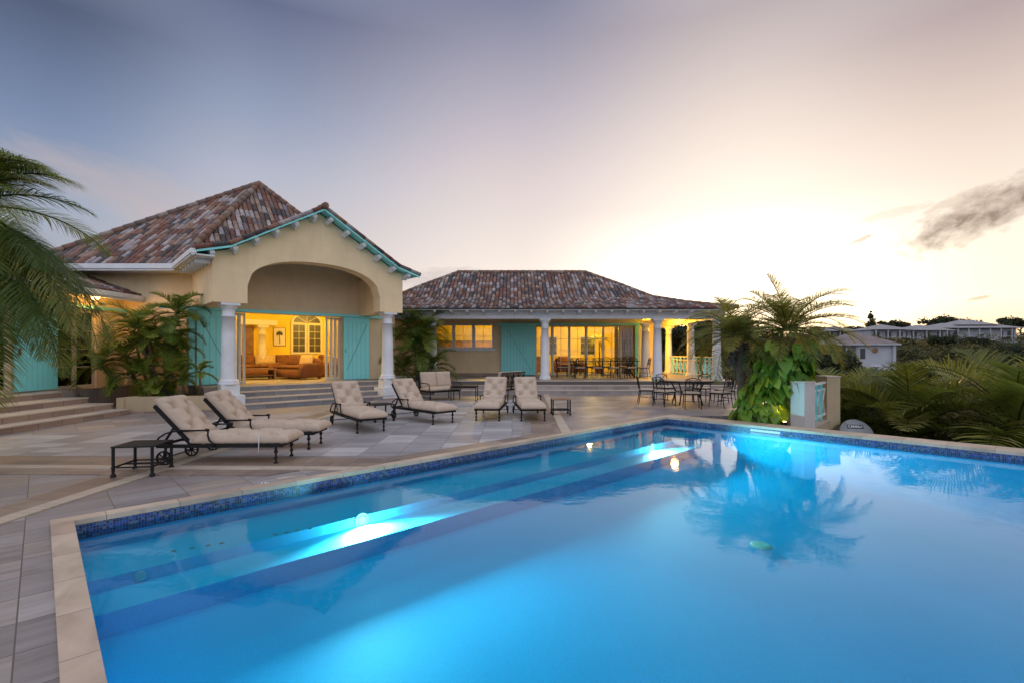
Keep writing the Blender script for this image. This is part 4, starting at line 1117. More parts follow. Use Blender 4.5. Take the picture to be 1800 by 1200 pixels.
ceiling_lamp('ceiling_lamp', 'glowing lamp under the veranda ceiling beside the yellow lit back columns', (7.3, 24.9, 3.3), 480, drop=.03, col=(1, .50, .03))
ceiling_lamp('ceiling_lamp', 'small glowing lamp under the veranda ceiling above the long dining table', (7.2, 21.9, 3.3), 40, drop=.03, col=(1, .56, .14))

# ============================================================ FURNITURE
def chaise(label, loc, rz):
    """origin on the ground below the middle, +x towards the foot end"""
    t = thing('sun_lounger', label, 'sun lounger', loc, rz, 'cast metal sun loungers with tufted beige cushions')
    b = MB()
    for s in (-1, 1): b.bar((-.92, s * .29, .27), (.84, s * .29, .27), .028, .05)
    for x in (-.92, -.45, 0, .42, .84): b.bar((x, -.29, .27), (x, .29, .27), .03, .035)
    for k in range(9): b.bar((-.38 + k * .14, -.28, .285), (-.38 + k * .14, .28, .285), .05, .008)
    b.build('seat_frame', M_['iron'], t)
    ang = R(47); px, pz = -.46, .30
    b = MB(); c, s_ = math.cos(ang), math.sin(ang)
    for s in (-1, 1): b.bar((px, s * .27, pz), (px - .74 * c, s * .27, pz + .74 * s_), .028, .05)
    for k in (0, .22, .44, .66, .74):
        b.bar((px - k * c, -.27, pz + k * s_), (px - k * c, .27, pz + k * s_), .03, .03)
    for s in (-1, 1): b.bar((px - .34 * c, s * .25, pz + .34 * s_), (px - .40, s * .25, .29), .02, .03)
    b.build('back_frame', M_['iron'], t)
    # cushions, buttoned in staggered rows
    dm = [(x, y) for i, x in enumerate((-.48, -.24, .0, .24, .48)) for y in ((-.16, .16) if i % 2 == 0 else (0,))]
    b = MB(); cushion_mesh(b, 1.38, .58, .165, Matrix.Translation((.235, 0, .29)), dm, 72, 32, 7, .075, .085); b.build('seat_cushion', M_['cushion'], t)
    dm = [(x, y) for i, x in enumerate((-.20, .0, .20)) for y in ((-.15, .15) if i % 2 == 0 else (0,))]
    Mc = Matrix.Translation((px, 0, pz)) @ Matrix.Rotation(ang, 4, 'Y') @ Matrix.Translation((-.40, 0, .025))
    b = MB(); cushion_mesh(b, .78, .58, .165, Mc, dm, 42, 32, 7, .085, .09); b.build('back_cushion', M_['cushion'], t)
    for s in (-1, 1):
        b = MB()
        arc = [(-.93 + .33 * (1 - math.cos(a)), s * .32, .27 + .22 * math.sin(a)) for a in [R(v) for v in (0, 18, 36, 54, 72, 90)]]
        pts = arc + [(-.40, s * .32, .495), (-.21, s * .32, .50), (-.185, s * .32, .485), (-.19, s * .32, .43), (-.17, s * .32, .36), (-.12, s * .32, .31), (-.09, s * .31, .27)]
        b.tube(pts, .013, 6); b.bar((-.62, s * .32, .50), (-.19, s * .32, .50), .04, .014); b.tube([(-.22, s * .32, .505), (-.175, s * .32, .50)], .022, 8)
        b.build('arm', M_['iron'], t)
        b = MB(); b.lathe([(.018, 0), (.030, .006), (.030, .020), (.016, .035), (.014, .075), (.026, .085), (.026, .100), (.015, .112), (.015, .155), (.028, .170), (.030, .190), (.018, .200), (.020, .245)], (.75, s * .275, 0), 10)
        b.build('leg', M_['iron'], t)
        b = MB(); n = 22; vs = []; r = .105
        Mw = Matrix.Translation((-.80, s * .325, r))
        for k in range(n):
            a = 2 * math.pi * k / n
            for rr, yy in ((r, -.012), (r, .012), (r - .022, .012), (r - .022, -.012)): vs.append(Mw @ Vector((rr * math.cos(a), yy, rr * math.sin(a))))
        b.add(vs, [(4 * k + j, 4 * ((k + 1) % n) + j, 4 * ((k + 1) % n) + (j + 1) % 4, 4 * k + (j + 1) % 4) for k in range(n) for j in range(4)])
        for k in range(8): a = 2 * math.pi * k / 8; b.bar(Mw @ Vector((0, 0, 0)), Mw @ Vector(((r - .015) * math.cos(a), 0, (r - .015) * math.sin(a))), .012, .012, (0, 1, 0))
        b.tube([Mw @ Vector((0, -.025, 0)), Mw @ Vector((0, .025, 0))], .02, 8); b.bar(Mw @ Vector((0, -s * .02, 0)), (-.80, s * .28, .26), .02, .03, (1, 0, 0))
        b.build('wheel', M_['iron'], t)
    b = MB(); b.tube([(-.80, -.31, .105), (-.80, .31, .105)], .009); b.build('axle', M_['iron'], t)
    return t
ch0 = chaise('sun lounger nearest the pool end, beside the front left side table', (-4.17, 7.40, 0), R(2))
GL = 'cast metal sun loungers with tufted beige cushions'
place_copy(ch0, (-4.13, 8.48, 0), R(1), 'sun lounger second from the left, parallel behind the nearest one', GL)
place_copy(ch0, (-3.30, 10.62, 0), R(-54), 'sun lounger angled before the porch steps, left of the middle side table', GL)
place_copy(ch0, (-2.10, 11.78, 0), R(-45), 'sun lounger angled beside the right porch column, right of the middle side table', GL)
place_copy(ch0, (-.51, 12.45, 0), R(-95), 'left one of the two loungers facing the pool, before the dark backed loveseat', GL)
place_copy(ch0, (.43, 12.40, 0), R(-85), 'rightmost sun lounger facing the pool, next to the small side table', GL)
b = MB(); b.tube([(.52, -.30, .40), (.525, -.315, .30), (.52, -.318, .17)], .006, 5); b.tube([(.52, -.30, .405), (.52, -.10, .43)], .006, 5); b.build('tie', M_['white'], ch0)
def side_table(label, loc, rz, sx=.46, sy=.46, h=.40, slat='slat'):
    t = thing('side_table', label, 'side table', loc, rz, 'low black metal side tables between the loungers')
    b = MB(); b.box(-sx / 2 - .02, sx / 2 + .02, -sy / 2 - .02, sy / 2 + .02, h - .018, h); 
    b.build('table_top', M_[slat], t)
    b = MB(); b.bar((-sx / 2, -sy / 2, .13), (-sx / 2, sy / 2, .13), .02, .02); b.bar((sx / 2, -sy / 2, .13), (sx / 2, sy / 2, .13), .02, .02); b.bar((-sx / 2, 0, .13), (sx / 2, 0, .13), .02, .02)
    b.bar((-sx / 2, -sy / 2, .13), (sx / 2, -sy / 2, .13), .018, .018); b.bar((-sx / 2, sy / 2, .13), (sx / 2, sy / 2, .13), .018, .018)
    b.build('stretcher', M_['iron'], t)
    for a in (-1, 1):
        for c in (-1, 1):
            b = MB(); b.lathe([(.020, 0), (.034, .012), (.030, .035), (.018, .05), (.020, .12), (.026, .125), (.026, .137), (.018, .142), (.019, h - .02)], (a * sx / 2, c * sy / 2, 0), 10); b.build('leg', M_['iron'], t)
    return t
st0 = side_table('black side table at the far left, beside the head of the nearest lounger', (-4.93, 6.62, 0), R(8))
GS = 'low black metal side tables between the loungers'
place_copy(st0, (-3.12, 11.75, 0), R(38), 'black side table between the two angled loungers before the porch', GS)
side_table('small side table with brown top at the right end of the loungers', (1.27, 12.92, 0), R(2), .44, .40, .41, 'wood')
def coffee(label, loc, rz):
    t = thing('patio_table', label, 'coffee table', loc, rz)
    b = MB(); b.box(-.45, .45, -.30, .30, .475, .495); b.build('table_top', M_['slat'], t)
    b = MB()
    for y in (-.27, .27): b.bar((-.42, y, .45), (.42, y, .45), .02, .04)
    b.build('apron', M_['iron'], t)
    for a in (-1, 1):
        for c in (-1, 1): b = MB(); b.lathe([(.018, 0), (.028, .01), (.014, .03), (.016, .475)], (a * .42, c * .27, 0), 8); b.build('leg', M_['iron'], t)
    return t
coffee('black metal coffee table standing between the two loveseats', (-1.62, 16.9, 0), R(-3))
def loveseat(label, loc, rz):
    t = thing('loveseat', label, 'loveseat', loc, rz, 'metal framed loveseats with beige cushions')
    Wd = 1.22                        # faces -y
    b = MB()
    for y in (-.33, .30): b.bar((-Wd / 2, y, .30), (Wd / 2, y, .30), .03, .05)
    for x in (-Wd / 2, 0, Wd / 2): b.bar((x, -.33, .30), (x, .30, .30), .03, .04)
    b.build('seat_frame', M_['iron'], t)
    b = MB(); lean = .22
    for z in (.42, .92): b.bar((-Wd / 2, .31 + (z - .3) * lean, z), (Wd / 2, .31 + (z - .3) * lean, z), .03, .035)
    for k in range(5):
        x = -Wd / 2 + Wd * k / 4; b.bar((x, .31, .30), (x, .31 + .62 * lean, .92), .03, .03)
    for k in range(4):       # crossed rods of each panel
        x0 = -Wd / 2 + Wd * k / 4; x1 = x0 + Wd / 4; xm = (x0 + x1) / 2
        for (xa, xb) in ((x0, xm), (xm, x0), (xm, x1), (x1, xm), (x0 + .08, x0 + .08), (x1 - .08, x1 - .08)): b.bar((xa, .31 + .12 * lean, .42), (xb, .31 + .62 * lean, .92), .014, .014)
    b.build('backrest', M_['iron'], t)
    for i in (-1, 1):
        b = MB(); cushion_mesh(b, .60, .62, .14, Matrix.Translation((i * .303, -.02, .325)), (), 14, 14, 7); b.build('seat_cushion', M_['cushion'], t)
        Mc = Matrix.Translation((i * .303, .27, .68)) @ Matrix.Rotation(R(90 - 12), 4, 'X') @ Matrix.Translation((0, .0, -.02))
        b = MB(); cushion_mesh(b, .60, .52, .13, Mc, (), 14, 14, 7); b.build('back_cushion', M_['cushion'], t)
        b = MB(); b.tube([(i * .63, .36, .58), (i * .65, .10, .585), (i * .65, -.26, .575), (i * .65, -.34, .54), (i * .64, -.335, .30)], .017, 6); b.build('arm', M_['iron'], t)
        for y in (-.33, .33): b = MB(); b.lathe([(.018, 0), (.03, .01), (.015, .03), (.018, .30)], (i * .60, y, 0), 8); b.build('leg', M_['iron'], t)
    return t
lv = loveseat('loveseat with its beige cushions facing the terrace, in front of the palm', (-2.50, 17.15, 0), R(42))
place_copy(lv, (-.28, 17.75, 0), R(-130), 'loveseat turned away, its dark lattice back showing behind the two pool facing loungers', 'metal framed loveseats with beige cushions')

def dining_chair(label, loc, rz, group):
    t = thing('dining_chair', label, 'chair', loc, rz, group)     # faces +y
    b = MB(); cushion_mesh(b, .45, .44, .055, Matrix.Translation((0, 0, .43)), (), 10, 10, 6); b.build('seat_cushion', M_['cushion'], t)
    b = MB()
    for (p, q) in (((-.22, -.21), (.22, -.21)), ((-.22, .21), (.22, .21)), ((-.22, -.21), (-.22, .21)), ((.22, -.21), (.22, .21))): b.bar((*p, .42), (*q, .42), .025, .03)
    b.build('seat_frame', M_['iron'], t); b = MB()
    b.bar((-.2, .19, .20), (-.2, -.19, .20), .014, .014); b.bar((.2, .19, .20), (.2, -.19, .20), .014, .014); b.bar((-.2, 0, .20), (.2, 0, .20), .014, .014)
    b.build('stretcher', M_['iron'], t)
    for s in (-1, 1):
        b = MB(); b.tube([(s * .21, .20, .42), (s * .225, .235, 0)], [.017, .012], 6); b.build('leg', M_['iron'], t)
        b = MB(); b.tube([(s * .21, -.20, .42), (s * .22, -.26, 0)], [.017, .012], 6); b.build('leg', M_['iron'], t)
    b = MB(); y0, y1 = -.21, -.30; Z = lambda f: .43 + .44 * f; Yb = lambda f: y0 + (y1 - y0) * f
    for s in (-1, 1): b.tube([(s * .21, y0, .42), (s * .215, Yb(.5), Z(.5)), (s * .20, Yb(.93), Z(.93))], .014, 6)
    top = [(x, Yb(1) , Z(.93) + .05 * math.cos(x / .2 * math.pi / 2)) for x in (-.2, -.1, 0, .1, .2)]
    b.tube(top, .014, 6); b.tube([(-.205, Yb(.28), Z(.28)), (.205, Yb(.28), Z(.28))], .010, 5)
    # interlaced rings and crossings between the rails
    for cx_ in (-.10, 0, .10):
        ring = [(cx_ + .095 * math.cos(a), Yb(.62), Z(.62) + .13 * math.sin(a)) for a in [2 * math.pi * k / 10 for k in range(11)]]
        b.tube(ring, .0065, 4, False)
    for s in (-1, 1): b.tube([(s * .2, Yb(.3), Z(.3)), (-s * .2, Yb(.95), Z(.95))], .0065, 4); b.tube([(s * .10, Yb(.28), Z(.28)), (s * .10, Yb(.95), Z(.97))], .0065, 4)
    b.build('backrest', M_['iron'], t)
    return t
rt = thing('round_table', 'large round patio table with stone coloured top and dark rim on the terrace', 'dining table', (5.50, 15.55, 0))
b = MB(); b.lathe([(.80, .735), (.82, .745), (.82, .765), (.79, .770)], n=48); b.build('table_top', M_['riserp'], rt)
b = MB(); b.lathe([(.815, .700), (.823, .705), (.823, .733), (.80, .734)], n=48)
b.build('rim', M_['iron'], rt)
for k in range(4):
    a = R(45 + 90 * k); b = MB(); b.tube([(.55 * math.cos(a), .55 * math.sin(a), .71), (.38 * math.cos(a), .38 * math.sin(a), .40), (.50 * math.cos(a), .50 * math.sin(a), 0)], .022, 6); b.build('leg', M_['iron'], rt)
b = MB(); b.tube([(.38 * math.cos(R(a)), .38 * math.sin(R(a)), .40) for a in range(45, 406, 30)], .012, 5); b.build('stretcher', M_['iron'], rt)
GR = 'dining chairs around the round patio table'
cpos = [(4.28, 15.75, 'patio chair at the far left of the round table, seen from its side'),
        (4.62, 15.0, 'patio chair at the near left of the round table, turned half right'),
        (5.22, 14.35, 'patio chair nearest the pool, its lattice back towards the viewer'),
        (6.15, 14.60, 'patio chair at the near right of the round table, turned half left'),
        (6.72, 15.65, 'patio chair at the far right of the round table, beside the vines'),
        (5.20, 16.72, 'patio chair behind the round table, in front of the yellow lit column'),
        (6.32, 16.50, 'patio chair behind the round table in front of the pale corner pier')]
pc = None
for (x, y, lb) in cpos:
    rz = math.atan2(15.55 - y, 5.5 - x) - R(90)
    if pc is None: pc = dining_chair(lb, (x, y, 0), rz, GR)
    else: place_copy(pc, (x, y, 0), rz, lb, GR)
lt = thing('long_table', 'long dark metal dining table under the veranda roof', 'dining table', (4.15, 22.6, FZ))
b = MB(); b.box(-1.55, 1.55, -.5, .5, .72, .75); b.build('table_top', M_['iron'], lt)
for s in (-1, 1):
    for c_ in (-1, 1): b = MB(); b.tube([(s * 1.3, c_ * .35, .72), (s * 1.15, c_ * .2, .38), (s * 1.35, c_ * .38, 0)], .025, 6); b.build('leg', M_['iron'], lt)
GV = 'dining chairs around the long veranda table'
words = ['left end', 'second from the left', 'second from the right', 'right end']
for i, x in enumerate((3.0, 3.75, 4.5, 5.25)):
    place_copy(pc, (x, 21.85, FZ), 0, 'dark chair on the near side of the long veranda table, ' + words[i], GV)
    place_copy(pc, (x, 23.35, FZ), R(180), 'dark chair on the far side of the long veranda table, ' + words[i], GV)
place_copy(pc, (2.30, 22.6, FZ), R(-90), 'dark chair at the left head of the long veranda table', GV)
place_copy(pc, (6.0, 22.6, FZ), R(90), 'dark chair at the right head of the long veranda table, against the yellow wall', GV)

# ============================================================ PIERS, RAIL, DISH BEHIND THE POOL
o = None
b = MB(); b.prism([(4.2, 12.5), (6.6, 10.0), (6.9, 11.6), (7.9, 12.6), (7.9, 13.9), (6.5, 12.4)], -2.4, -.10); o = b.build('planting_bed', M_['soil'], None, I4); tag(o, kind='structure')
def pier(label, x, y, w_, h, rz, m1):
    t = thing('garden_pier', label, 'pier', (x, y, -.6), rz)
    b = MB(); b.box(-w_ / 2, w_ / 2, -w_ / 2, w_ / 2, 0, h + .6 - .03); b.build('shaft', M_[m1], t)
    b = MB(); b.box(-w_ / 2 - .012, w_ / 2 + .012, -w_ / 2 - .012, w_ / 2 + .012, h + .6 - .029, h + .6); b.build('capstone', M_['nosing'], t)
    return t
pier('whitewashed square pier beside the vine covered palm at the edge of the pool', 6.55, 11.15, .34, .97, R(22), 'pier')
pier('taller beige pier at the right end of the short turquoise balustrade', 8.1, 12.7, .38, 1.02, R(10), 'planter')
lattice('balustrade', 'short turquoise and white balustrade between the two garden piers', (6.75, 11.25), (7.93, 12.55), -.05, .86, 3, rail='white')
gw = thing('garden_wall', 'low beige wall under the short turquoise balustrade', 'wall', (7.3, 11.9, -1.2), 0)
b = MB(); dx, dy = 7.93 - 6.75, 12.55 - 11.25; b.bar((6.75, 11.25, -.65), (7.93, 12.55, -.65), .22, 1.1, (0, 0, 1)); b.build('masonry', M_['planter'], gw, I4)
b = MB(); b.bar((6.75, 11.25, -.085), (7.93, 12.55, -.085), .26, .025, (0, 0, 1)); b.build('capping', M_['nosing'], gw, I4)
ds = thing('satellite_dish', 'grey satellite dish with dark rectangular lettering panel, half hidden behind the pool edge', 'satellite dish', (8.45, 12.15, -1.6), R(-8))
Md = Matrix.Translation((0, 0, 1.20)) @ Matrix.Rotation(R(62), 4, 'X')
b = MB(); b.smooth = True
prof_ = [(r_, .22 * r_ * r_) for r_ in (.001, .08, .16, .24, .32, .38)]
b.lathe([(r_, z_ - .0) for r_, z_ in prof_] + [(.385, .034), (.38, .046)] , n=40, M=Md @ Matrix.Scale(1, 4)); b.smooth = False
b.build('reflector', M_['grey_metal'], ds)
b = MB(); b.tube([(0, .08, 0), (0, .10, 1.25)], .03, 8); b.tube([(0, .10, 1.25), (0, -.0, 1.30)], .025, 8); b.build('mast', M_['grey_metal'], ds)
# the lettering: a dark outlined panel with the letters standing out
txt = bpy.data.curves.new('lettering', 'FONT'); txt.body = 'CANAL+'; txt.align_x = 'CENTER'; txt.align_y = 'CENTER'; txt.size = .085; txt.extrude = .001; txt.offset = .0022
to = bpy.data.objects.new('tmp', txt); COL.objects.link(to)
bpy.context.view_layer.update()
tme = bpy.data.meshes.new_from_object(to.evaluated_get(bpy.context.evaluated_depsgraph_get())); bpy.data.objects.remove(to)
Mt = Md @ Matrix.Translation((0, .19, .052))
b = MB(); b.box(-.185, .185, -.050, .050, -.004, 0, Mt); panel = b.build('logo_panel', M_['dark_print'], ds)
tme.transform(Md @ Matrix.Translation((0, .19, .0535))); tme.materials.clear(); tme.materials.append(M_['white'])
o = bpy.data.objects.new('lettering', tme); COL.objects.link(o); o.parent = panel; W[o.name] = wm(ds)
gl = thing('garden_light', 'small ground spotlight glowing among the vine leaves beside the white pier', 'garden light', (6.28, 11.42, -.10), 0)
b = MB(); b.lathe([(.05, 0), (.06, .10), (.055, .12)], n=12); b.build('housing', M_['iron'], gl)
b = MB(); b.lathe([(.045, .121), (.045, .127)], n=12); b.build('lens', M_['lampglow'], gl)
point('garden_lamp', (6.20, 11.45, .35), 7, (1, .62, .12), .02, gl)
# ============================================================ PALMS
def frond_quads(rg, base, az, el, L, droop, leaf, n=34, wd=.022, vshape=.5, sag=.35, start=.16, twist=0.0, grav=1.0):
    """returns leaflet quads, rachis points. az, el: starting direction; droop: how much the rachis bends down (rad)"""
    NS = 14; pts = [np.array(base, float)]; dirs = []
    for i in range(NS):
        f = i / (NS - 1)
        e = el - droop * f ** 1.25
        a = az + twist * f
        dv = np.array([math.cos(a) * math.cos(e), math.sin(a) * math.cos(e), math.sin(e)])
        dirs.append(dv); pts.append(pts[-1] + dv * L / NS)
    dirs.append(dirs[-1]); pts = np.array(pts); dirs = np.array(dirs)
    Q = []; rn = []
    tone = rg.uniform(.0, .75)
    for k in range(n):
        s = start + (1 - start) * (k + .5) / n
        x = s * NS; i = min(int(x), NS - 1); fr = x - i
        p = pts[i] * (1 - fr) + pts[i + 1] * fr; T = dirs[i]
        a = az + twist * s
        Sd = np.array([-math.sin(a), math.cos(a), 0.0]); U = np.cross(Sd, T); U = U if U[2] > 0 else -U
        prof = math.sin(math.pi * min(1, (s - start) / (1 - start) * .86 + .14)) ** .6
        ll = leaf * prof * rg.uniform(.85, 1.1)
        for sg in (-1, 1):
            fw = .45 + .5 * s
            d_ = Sd * sg + T * fw + U * (vshape * rg.uniform(.6, 1.2)) + np.array([rg.gauss(0, .06), rg.gauss(0, .06), rg.gauss(0, .06)])
            d_ /= np.linalg.norm(d_)
            wv = np.cross(d_, U); wv /= (np.linalg.norm(wv) + 1e-9); w2 = wd * rg.uniform(.8, 1.2) / 2
            q = p; dcur = d_.copy(); segs = 3; ws = (w2 * .7, w2, w2 * .75, w2 * .12)
            r_ = min(1, max(0, tone + rg.uniform(-.15, .25)))
            for j in range(segs):
                q2 = q + dcur * ll / segs
                Q.append([q - wv * ws[j], q + wv * ws[j], q2 + wv * ws[j + 1], q2 - wv * ws[j + 1]]); rn.append(r_)
                q = q2; dcur = dcur + np.array([0, 0, -sag * grav * (j + 1) / segs * 1.2]); dcur /= np.linalg.norm(dcur)
    return Q, rn, pts
def palm(name, label, cat, base, trunk_pts, r0, fronds, leafm, group=None, boots=False, seed=1, wd=.022, rach=.012, trunkm='trunk'):
    rg = random.Random(seed)
    t = thing(name, label, cat, base, 0, group)
    if trunk_pts:
        b = MB(); n_ = len(trunk_pts)
        fine = []; rs = []
        for i in range(n_ - 1):
            for k in range(6):
                f = k / 6; p = Vector(trunk_pts[i]).lerp(Vector(trunk_pts[i + 1]), f); fine.append(p); rs.append((r0 * (1 - .25 * (i + f) / (n_ - 1))) * (1 + .10 * (k % 2)))
        fine.append(Vector(trunk_pts[-1])); rs.append(r0 * .8)
        b.tube(fine, rs, 9); b.build('trunk', M_[trunkm], t, I4)
        if boots:
            b = MB(); top = Vector(trunk_pts[-1])
            for k in range(70):
                z = rg.uniform(-.55, .05); a = rg.uniform(0, 6.28); rr = r0 * (1.25 - .35 * z)
                p = top + Vector((math.cos(a) * rr, math.sin(a) * rr, z)); q = p + Vector((math.cos(a) * .09, math.sin(a) * .09, .12))
                b.bar(p - Vector((0, 0, .05)), q, .07, .03)
            b.build('leaf_bases', M_['boots'], t, I4)
    Q = []; rn = []; rb = MB()
    for fz in fronds:
        q, r_, pts = frond_quads(rg, **fz); Q += q; rn += r_
        rb.tube([tuple(p) for p in pts], [rach * (1.3 - 1.0 * i / (len(pts) - 1)) for i in range(len(pts))], 4, False)
    quads_object('fronds', Q, rn, M_[leafm], t)
    rb.build('stems', M_[leafm], t, I4)
    return t
def crown(rg, top, n, L, leaf, el=(-.3, 1.3), droop=(1.0, 1.9), nl=34, wd=.022, az=(0, 6.283), **k):
    out = []
    for i in range(n):
        a = az[0] + (az[1] - az[0]) * ((i * .618034) % 1.0) + rg.uniform(-.12, .12)
        f = i / max(1, n - 1); e = el[1] + (el[0] - el[1]) * f + rg.uniform(-.12, .12)
        out.append(dict(base=tuple(top), az=a, el=e, L=L * rg.uniform(.82, 1.1), droop=rg.uniform(*droop), leaf=leaf, n=nl, wd=wd, **k))
    return out
rg = random.Random(5)
# two feathery palms by the pool edge
t1 = (5.66, 12.55, 2.0)
palm('feather_palm', 'feathery palm with a shaggy dark trunk head leaning over the terrace beside the corner pier', 'palm tree', (5.9, 12.9, -.1),
     [(6.0, 12.9, -.1), (5.95, 12.8, .8), (5.75, 12.6, 1.75)], .13,
     crown(rg, t1, 36, 1.62, .38, el=(-.15, 1.25), droop=(.95, 1.6), nl=54, wd=.014, vshape=.40, sag=.30), 'palm', boots=True, seed=3)
t2 = (6.85, 12.3, 2.15)
fr = crown(rg, t2, 44, 1.80, .40, el=(-.10, 1.05), droop=(.85, 1.5), nl=56, wd=.014, vshape=.40, sag=.28)
fr.append(dict(base=t2, az=R(176), el=R(82), L=1.5, droop=.45, leaf=.42, n=60, wd=.018, sag=.15)); fr.append(dict(base=t2, az=R(170), el=R(66), L=1.35, droop=.7, leaf=.42, n=60, wd=.018, sag=.2))
fr.append(dict(base=t2, az=R(-5), el=R(44), L=1.8, droop=.95, leaf=.40, n=56, wd=.016, sag=.25))
palm('feather_palm', 'bushy feathery palm rising above the broad leaved vines behind the white pier', 'palm tree', (6.75, 12.3, -.1),
     [(6.6, 12.3, -.1), (6.65, 12.35, 1.0), (6.75, 12.3, 1.95)], .14, fr, 'palm', boots=True, seed=4)
# broad leaved vine round the trunks
def heart(p, d_, up, s):
    """a broad heart shaped leaf as a fan of quads, folded along the midrib"""
    d_ = d_.normalized(); sd = d_.cross(up).normalized(); up = sd.cross(d_)
    O_ = lambda x, y, z: p + d_ * (y * s) + sd * (x * s) + up * (z * s)
    L_ = [(0, -.08, 0), (.30, -.18, .10), (.50, .10, .13), (.47, .45, .06), (.25, .85, -.06), (0, 1.15, -.20)]
    mid = [(0, .0, -.02), (0, .18, 0), (0, .45, -.01), (0, .75, -.06)]
    Q = []
    for s_ in (-1, 1):
        e = [O_(x * s_, y, z) for x, y, z in L_]; m = [O_(*q) for q in mid]
        Q += [[m[0], e[1], e[2], m[1]], [m[1], e[2], e[3], m[2]], [m[2], e[3], e[4], m[3]], [m[3], e[4], e[5], e[5]]]
    return [[tuple(v) for v in q] for q in Q]
vt = thing('climbing_vine', 'mass of broad glossy yellow green vine leaves covering the palm trunks beside the white pier', 'vine', (6.2, 12.0, -.1))
rg = random.Random(9); Q = []; rn = []; rb = MB()
for k in range(680):
    z = rg.uniform(-.05, 1.6) if k > 90 else rg.uniform(1.0, 1.85)
    wdt = .66 if z < .9 else .60
    cx_ = 5.98 + (z - .1) * .36
    a = rg.uniform(0, 6.283); rr = rg.uniform(.55, 1.0)
    x = cx_ + math.cos(a) * wdt * rr * 1.05; y = 11.84 + math.sin(a) * wdt * rr * .62 - (.22 if z > .8 else 0)
    if z < .75 and x > 6.36: continue
    p = Vector((x, y, z)); outv = Vector((math.cos(a), math.sin(a) * .9, 0))
    d_ = outv * rg.uniform(.2, .7) + Vector((rg.gauss(0, .25), rg.gauss(0, .25), rg.uniform(-1.0, -.35)))
    up = outv + Vector((rg.gauss(0, .25), rg.gauss(0, .25), rg.uniform(.3, .9)))
    s = rg.uniform(.09, .22) if rg.random() < .6 else rg.uniform(.20, .34)
    q = heart(p, d_, up, s); Q += q; c = min(1, max(0, rg.betavariate(2, 2.4) + (.15 if z < .5 else 0))); rn += [c] * len(q)
    if k % 3 == 0: rb.tube([tuple(p), (x * .6 + cx_ * .4, y * .6 + 12.0 * .4, z - .15)], .008, 4, False)
quads_object('leaves', Q, rn, M_['vine'], vt)
for k in range(8):
    x0 = 5.75 + k * .11; rb.tube([(x0, 11.9 + .1 * math.sin(k), -.1), (x0 + .1, 12.1, .5), (x0 + .15 + .05 * k, 12.2, 1.1), (x0 + .3, 12.2, 1.7)], .018, 5)
rb.build('stems', M_['vine'], vt, I4)

# slender palms in the planter on the left
def areca(label, stems, seed, group='slender garden palms', base=None, leafm='areca'):
    rg = random.Random(seed); t = thing('areca_palm', label, 'palm', base or stems[0][0], 0, group)
    Q = []; rn = []; rb = MB(); tb = MB()
    for (p0, p1, L, n) in stems:
        p0 = Vector(p0); p1 = Vector(p1); m = (p0 + p1) / 2 + Vector((rg.uniform(-.08, .08), 0, 0))
        tb.tube([p0, m, p1], [.045, .036, .03], 7)
        for fz in crown(rg, p1, n, L, L * .34, el=(-.25, 1.35), droop=(1.1, 1.8), nl=38, wd=.022, vshape=.5, sag=.40):
            q, r_, pts = frond_quads(rg, **fz); Q += q; rn += r_
            rb.tube([tuple(v) for v in pts], [.012 * (1.3 - i / len(pts)) for i in range(len(pts))], 4, False)
    tb.build('trunk', M_['trunk'], t, I4); quads_object('fronds', Q, rn, M_[leafm], t); rb.build('stems', M_[leafm], t, I4)
    return t
areca('tall slender palm with its crown above the turquoise track at the right of the planter', [((-10.3, 14.6, .36), (-9.80, 14.5, 2.75), 1.05, 13), ((-10.1, 14.5, .36), (-9.85, 14.4, 1.7), .95, 9), ((-10.2, 14.7, .36), (-10.05, 14.6, 2.2), .95, 9)], 71)
areca('dense clump of slender palms in the middle of the planter', [((-10.0, 14.2, .36), (-10.35, 14.1, 1.9), 1.1, 10), ((-9.9, 14.1, .36), (-9.6, 13.9, .95), .8, 8), ((-9.95, 14.3, .36), (-9.95, 14.2, 2.0), .9, 8), ((-10.2, 14.3, .36), (-10.75, 14.2, 2.35), 1.15, 11)], 72)
areca('leafy palm clump at the left end of the planter, beside the stone steps', [((-10.9, 14.5, .6), (-11.1, 14.2, 1.5), 1.1, 11), ((-10.8, 14.4, .6), (-10.8, 14.1, .9), 1.0, 9), ((-10.95, 14.9, .6), (-11.3, 14.8, 2.2), 1.1, 10), ((-11.2, 14.0, .6), (-11.5, 13.8, 1.3), 1.1, 10)], 73)
areca('small young palm with few fronds at the right end of the planter near the shutter', [((-8.95, 14.1, .36), (-8.85, 14.0, 1.05), .6, 6), ((-9.3, 14.0, .36), (-9.25, 13.9, .85), .55, 6)], 74)
areca('low bushy palm filling the front of the planter below the taller palms', [((-9.75, 13.75, .36), (-9.8, 13.65, .55), .6, 9)], 75)
areca('large bushy palm standing between the villa and the dining pavilion', [((-3.9, 20.3, .3), (-3.95, 20.1, 1.7), 1.55, 14), ((-3.7, 20.4, .3), (-3.55, 20.2, 2.5), 1.35, 13), ((-3.9, 20.5, .3), (-4.2, 20.4, 2.6), 1.4, 12), ((-3.6, 20.1, .3), (-3.2, 19.9, 1.0), 1.2, 12), ((-4.1, 20.1, .3), (-4.35, 19.9, .9), 1.2, 12), ((-3.8, 20.3, .3), (-3.75, 20.2, 2.1), 1.4, 12)], 76, None, (-3.9, 20.2, 0))
b = MB(); b.box(-5.5, -3.05, 19.12, 21.5, 0, .30); o = b.build('planting_bed', M_['soil'], None, I4); tag(o, kind='structure')
